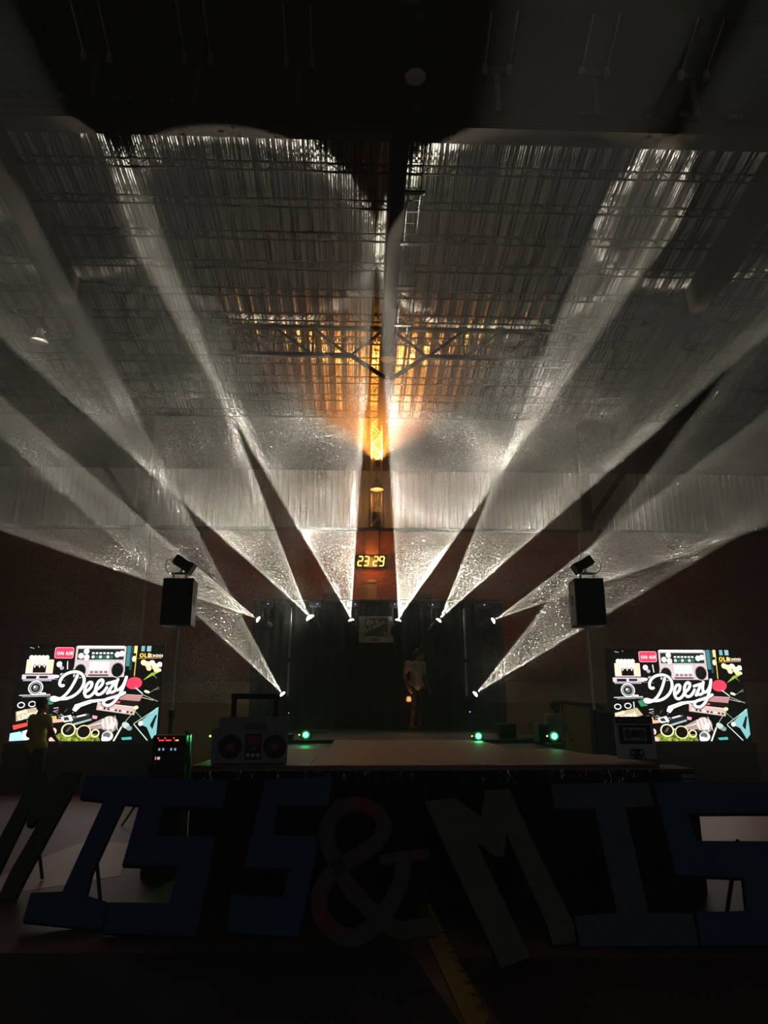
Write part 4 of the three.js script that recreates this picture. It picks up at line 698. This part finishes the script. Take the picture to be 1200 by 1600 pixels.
// ---------------------------------------------------------------- props and gear
{ // cardboard boombox at the front left corner of the stage
  const z = -7.05, a = atZ(341, 1193, z), b = atZ(448, 1193, z), w = b.x - a.x, h = atZ(400, 1121, z).y - DECK, t = thing('boombox_prop', 'big grey cardboard boombox with round black speakers and a pink window', 'prop', [(a.x + b.x) / 2, DECK + 0.004, z], 0.08);
  const card = mat(0x9a9a96, { roughness: 0.85, bumpMap: grain, bumpScale: 0.002 }), pink = mat(0xa0405a, { roughness: 0.7 }), dark = mat(0x141414, { roughness: 0.6 }), pale = mat(0xd8d6d0, { roughness: 0.6 });
  part(t, 'body', rbox(w, h, 0.2, 0.008, 0, h / 2, 0), card);
  for (const s of [-1, 1]) {
    const sp = part(t, 'speaker_disc', cyl(0.105, 0.105, 0.02, 36).rotateX(Math.PI / 2), dark, [s * w * 0.32, h * 0.36, 0.11]);
    part(sp, 'speaker_rim', new THREE.TorusGeometry(0.1, 0.006, 8, 36), M.black, [0, 0, 0.01]); part(sp, 'centre_cap', cyl(0.034, 0.034, 0.02, 24).rotateX(Math.PI / 2), mat(0xa85a48, { roughness: 0.7 }), [0, 0, 0.012]);
  }
  part(t, 'deck_panel', rbox(0.15, 0.225, 0.012, 0.004, 0.005, h * 0.36, 0.104), dark);
  part(t, 'cassette_window', rbox(0.125, 0.075, 0.012, 0.004, 0.01, h * 0.36 + 0.06, 0.111), pink);
  for (let k = 0; k < 3; k++) part(t, 'knob', cyl(0.017, 0.02, 0.018, 18).rotateX(Math.PI / 2), pale, [-0.04 + k * 0.045, h * 0.36 - 0.075, 0.115]);
  for (let k = 0; k < 2; k++) part(t, 'small_button', rbox(0.012, 0.012, 0.01, 0.003, 0.0 + k * 0.02, h * 0.36 - 0.02, 0.112), pale);
  part(t, 'display_strip', rbox(0.2, 0.05, 0.01, 0.004, 0.02, h * 0.8, 0.103), mat(0x26261f, { roughness: 0.4 }));
  const hx = w / 2 - 0.12; for (const s of [-1, 1]) part(t, 'handle_post', rbox(0.05, 0.2, 0.06, 0.008, s * hx, h + 0.095, -0.02), M.black); part(t, 'handle_bar', rbox(hx * 2 + 0.06, 0.05, 0.06, 0.01, 0, h + 0.19, -0.02), M.black);
  part(t, 'side_step', rbox(0.06, h - 0.1, 0.18, 0.006, -w / 2 - 0.03, (h - 0.1) / 2, 0), card);
}
{ // sound desk rack left of it
  const z = -7.9, a = atZ(290, 1188, z), t = thing('effects_rack', 'low black effects rack with red meter lights left of the boombox prop', 'rack', [-1.93, 0, z], 0.05);
  part(t, 'case', rbox(0.36, 1.05, 0.4, 0.01, 0, 0.525, 0), M.black);
  for (let k = 0; k < 3; k++) {
    const u = part(t, 'rack_unit', rbox(0.34, 0.085, 0.3, 0.006, 0, 1.1 + k * 0.09, 0), mat(0x18181a, { roughness: 0.4 }));
    if (k === 2) for (let i = 0; i < 14; i++) part(u, 'meter_light', box(0.011, 0.014, 0.004, -0.12 + i * 0.014 + (i > 9 ? 0.02 : 0), 1.1 + k * 0.09 + (i % 5 === 0 ? 0.016 : -0.006), 0.153), glow(i > 11 ? new THREE.Color(1, 0.5, 0.1) : new THREE.Color(1, 0.04, 0.05), 1.6));
    if (k === 1) for (let i = 0; i < 4; i++) part(u, 'digit_light', box(0.018, 0.024, 0.004, -0.1 + i * 0.04 + (i > 1 ? 0.04 : 0), 1.1 + k * 0.09 - 0.004, 0.153), glow(new THREE.Color(0.55, 0.6, 1), 0.5));
    if (k === 0) { part(u, 'status_light', box(0.026, 0.026, 0.004, -0.1, 1.1, 0.153), glow(new THREE.Color(0.6, 0.6, 1), 0.8)); part(u, 'status_light', box(0.01, 0.03, 0.004, -0.13, 1.1, 0.153), glow(new THREE.Color(1, 0.3, 0.1), 0.8)); }
  }
  for (let k = 0; k < 5; k++) part(t, 'cable', tube([V(0.12, 1.36, -0.05), V(0.17, 1.34 - k * 0.04, 0.02), V(0.19, 1.1, 0.1 - k * 0.03), V(0.185, 0.9, 0.0)], 0.006), M.black);
}
{ // cassette poster stand at the front right
  const z = -7.2, c = atZ(1000, 1190, z), w = 0.37, h = 0.4, t = thing('cassette_prop', 'black and white cassette tape cut-out leaning at the front right of the stage', 'prop', [c.x - 0.02, DECK + 0.005, z], -0.12);
  const tx = canvasTexture(480, 520, (g, W, H) => {
    g.fillStyle = '#cfc6c6'; g.fillRect(0, 0, W, H); g.fillStyle = '#2a2023'; g.fillRect(10, 8, W - 20, 78); g.font = 'bold 46px monospace'; g.textAlign = 'center'; g.fillStyle = '#b9aeb0'; g.fillText('MISS & MISTER', W / 2, 62, W - 40);
    g.fillStyle = '#161214'; g.fillRect(38, 104, W - 76, 236); g.fillStyle = '#b7adae'; g.fillRect(100, 138, W - 200, 158); g.fillStyle = '#161214'; g.fillRect(200, 170, 80, 90);
    for (const x of [155, 325]) { g.beginPath(); g.ellipse(x, 216, 44, 64, 0, 0, 7); g.fillStyle = '#161214'; g.fill(); g.strokeStyle = '#9c9294'; g.lineWidth = 9; for (let k = 0; k < 8; k++) { const a = k * Math.PI / 4; g.beginPath(); g.moveTo(x + 14 * Math.cos(a), 216 + 20 * Math.sin(a)); g.lineTo(x + 36 * Math.cos(a), 216 + 54 * Math.sin(a)); g.stroke(); } }
    g.fillStyle = '#1d181a'; g.beginPath(); g.moveTo(130, H); g.lineTo(165, 400); g.lineTo(310, 400); g.lineTo(350, H); g.fill(); g.fillStyle = '#b9aeb0'; for (const [x, y] of [[185, 440], [290, 440], [165, 495], [315, 495]]) { g.beginPath(); g.ellipse(x, y, 18, 22, 0, 0, 7); g.fill(); }
  });
  const lean = -0.16, p = new THREE.PlaneGeometry(w, h);
  part(t, 'board', box(w, h, 0.03, 0, h / 2, 0), M.black, [0, 0.01, 0], [lean, 0, 0]);
  part(t, 'print', p.translate(0, h / 2, 0.017), mat(0xffffff, { map: tx, roughness: 0.7 }), [0, 0.01, 0], [lean, 0, 0]);
  part(t, 'rear_prop', bar(V(0, 0.3, -0.09), V(0, 0.0, -0.24), 0.012), M.black);
}
{ // white edged steps at the right end of the stage front
  const t = thing('step_box', 'low dark step with a pale edge right of the cassette cut-out', 'step', [2.98, 0, -7.15]);
  part(t, 'body', rbox(0.34, 1.02, 0.5, 0.01, 0, 0.51, 0), M.black);
  for (const y of [0.93, 0.985]) part(t, 'edge_tape', box(0.12, 0.035, 0.006, 0.1, y, 0.252), mat(0xa8a49c)); part(t, 'tread', rbox(0.36, 0.03, 0.52, 0.008, 0, 1.035, 0), mat(0x55524c));
}
// green lamps along the stage
function greenLamp(px, py, z, label, floor) {
  const p = atZ(px, py, z), t = thing('green_lamp', label, 'stage light', [p.x, floor, z]), h = p.y - floor;
  part(t, 'yoke', new THREE.TorusGeometry(0.085, 0.01, 6, 20, Math.PI).rotateZ(Math.PI), M.black, [0, h, 0]); part(t, 'post', bar(V(0, 0.012, 0), V(0, Math.max(0.03, h - 0.08), 0), 0.014), M.black); part(t, 'foot', box(0.2, 0.016, 0.16, 0, 0.008, 0), M.black);
  const hd = part(t, 'can', cyl(0.07, 0.06, 0.16, 24).rotateX(Math.PI / 2), M.black, [0, h, -0.04]);
  part(hd, 'lens', cyl(0.045, 0.045, 0.01, 24).rotateX(Math.PI / 2), glow(new THREE.Color(0.1, 1, 0.3), 4), [0, 0, 0.082]);
  part(t, 'status_light', new THREE.SphereGeometry(0.012, 8, 6), glow(new THREE.Color(1, 0.55, 0.1), 3), [-0.1, h, 0.03]);
  part(t, 'light_arm', bar(V(-0.1, h, 0.02), V(-0.05, h, 0), 0.006), M.black);
  const l = new THREE.PointLight(new THREE.Color(0.08, 1, 0.28), 0.2); l.name = 'green_lamp_light'; l.position.set(p.x, p.y, z + 0.08); l.shadow.radius = 2; scene.add(l);
}
greenLamp(343, 1150, -8.6, 'glowing green lamp between the effects rack and the boombox prop', DECK + 0.004);
greenLamp(478, 1148, -11.6, 'glowing green lamp on the stage right of the boombox prop', DECK + 0.004);
greenLamp(747, 1150, -11.6, 'glowing green lamp on the stage below the low right moving head', DECK + 0.004);
greenLamp(865, 1150, -10.4, 'glowing green lamp in front of the person beside the stage', DECK + 0.004);
// amplifier boxes, small monitors and cases along the stage sides
function ampBox(px, py0, py1, wpx, z, label, floor) {
  const p = atZ(px, py0, z), w = atZ(px + wpx, py0, z).x - p.x, h = atZ(px, py1, z).y - floor, t = thing('amplifier_box', label, 'amplifier', [p.x + w / 2, floor, z]);
  part(t, 'cabinet', rbox(w, h, 0.35, 0.012, 0, h / 2, 0), M.black); part(t, 'front_grille', rbox(w * 0.86, h * 0.5, 0.01, 0.004, 0, h * 0.32, 0.176), mat(0x0d0d0d, { roughness: 0.9 }));
  for (const k of [0.66, 0.86]) part(t, 'pale_strip', box(w * 0.6, h * 0.06, 0.006, -w * 0.05 + (k > 0.8 ? 0.05 : 0.1) * w, h * k, 0.178), mat(0x5a5a58));
}
ampBox(781, 1166, 1130, 24, -12.6, 'black amplifier box with pale strips right of the low right moving head', DECK + 0.004);
ampBox(838, 1160, 1131, 17, -11.2, 'small black monitor box left of the rightmost green lamp', DECK);
ampBox(418, 1170, 1147, 40, -12.2, 'low black case on the stage left of the second green lamp', DECK);
{ // rounded dark frame beside the person
  const z = -15.6, a = atZ(866, 1097, z), b = atZ(940, 1102, z), t = thing('tubular_frame', 'dark tubular frame with a top rail standing right of the stage', 'frame', [a.x, 0, z]);
  const w = b.x - a.x, h = a.y; part(t, 'top_rail', tube([V(-0.02, h - 0.03, 0.02), V(0.1, h, 0), V(w * 0.6, h - 0.05, 0), V(w, h - 0.1, 0), V(w + 0.12, h - 0.3, 0)], 0.045, 30, 8), M.black);
  for (const [x, r] of [[0.17, 0.02], [w * 0.78, 0.05]]) { part(t, 'post', bar(V(x, 0.02, 0), V(x, h - 0.02, 0), r), M.black); part(t, 'foot', box(0.12, 0.02, 0.5, x, 0.01, 0), M.black); }
}
{ // mixing stand silhouette between frame and screen
  const z = -14.4, p = atZ(944, 1170, z), t = thing('equipment_case', 'tall dark equipment case between the tubular frame and the right screen', 'case', [p.x, 0, z]);
  part(t, 'body', rbox(0.34, 1.42, 0.5, 0.02, 0, 0.71, 0), M.black); part(t, 'lid', rbox(0.36, 0.1, 0.52, 0.02, 0, 1.47, 0), M.black); for (const s of [-1, 1]) part(t, 'corner_cap', rbox(0.04, 0.06, 0.04, 0.008, s * 0.16, 1.4, 0.24), mat(0x3a3a3a, { metalness: 0.6, roughness: 0.4 }));
}

// ---------------------------------------------------------------- drifting smoke: fine droplets, thickest round the foot of the beams
{
  const COUNT = 950000, g = new THREE.BufferGeometry(), r = 0.0032;
  g.setAttribute('position', new THREE.Float32BufferAttribute([-r, -r, 0, r, -r, 0, r, r, 0, -r, r, 0], 3)); g.setIndex([0, 1, 2, 0, 2, 3]); g.computeVertexNormals();
  const m = new THREE.MeshPhysicalMaterial({ color: 0xf5f2ea, roughness: 1, specularIntensity: 0, side: THREE.DoubleSide });
  const smoke = new THREE.InstancedMesh(g, m, COUNT); smoke.name = 'smoke'; smoke.userData = { label: 'drifting white smoke round the beams above the stage', category: 'smoke', kind: 'stuff' };
  const LENSES = HEADS.map(([x, y]) => atZ(x, y, HEAD_Z));
  const q = new THREE.Quaternion(), e = new THREE.Euler(), M4 = new THREE.Matrix4(), one = V(1, 1, 1), p = V(0, 0, 0);
  for (let i = 0; i < COUNT;) {
    // height and distance thin it out; billows come from layered noise
    p.set(0.5 + (rnd(-1, 1) + rnd(-1, 1) + rnd(-1, 1)) * 3.9, 1.7 + 7.6 * rnd() ** 1.2, -16.6 + (rnd(-1, 1) + rnd(-1, 1)) * 2.2);
    const b = 0.42 + 1.5 * fbm(p.x * 0.8, p.y * 1.0, p.z * 0.8, 4);
    if (b < 0 || rnd() > b ** 1.8 || p.z < -19.6 || LENSES.some((q) => q.distanceToSquared(p) < 0.5) || (p.y < 3.5 && Math.abs(p.x - 0.42) < 2.3)) continue;
    e.set(rnd(0, 6.283), rnd(0, 6.283), rnd(0, 6.283)); smoke.setMatrixAt(i++, M4.compose(p, q.setFromEuler(e), one));
  }
  scene.add(smoke);
}

scene.traverse((o) => { if (o.isMesh) { o.castShadow = true; o.receiveShadow = true; } if (o.isLight && !o.isRectAreaLight) o.castShadow = true; });
renderer.render(scene, camera);
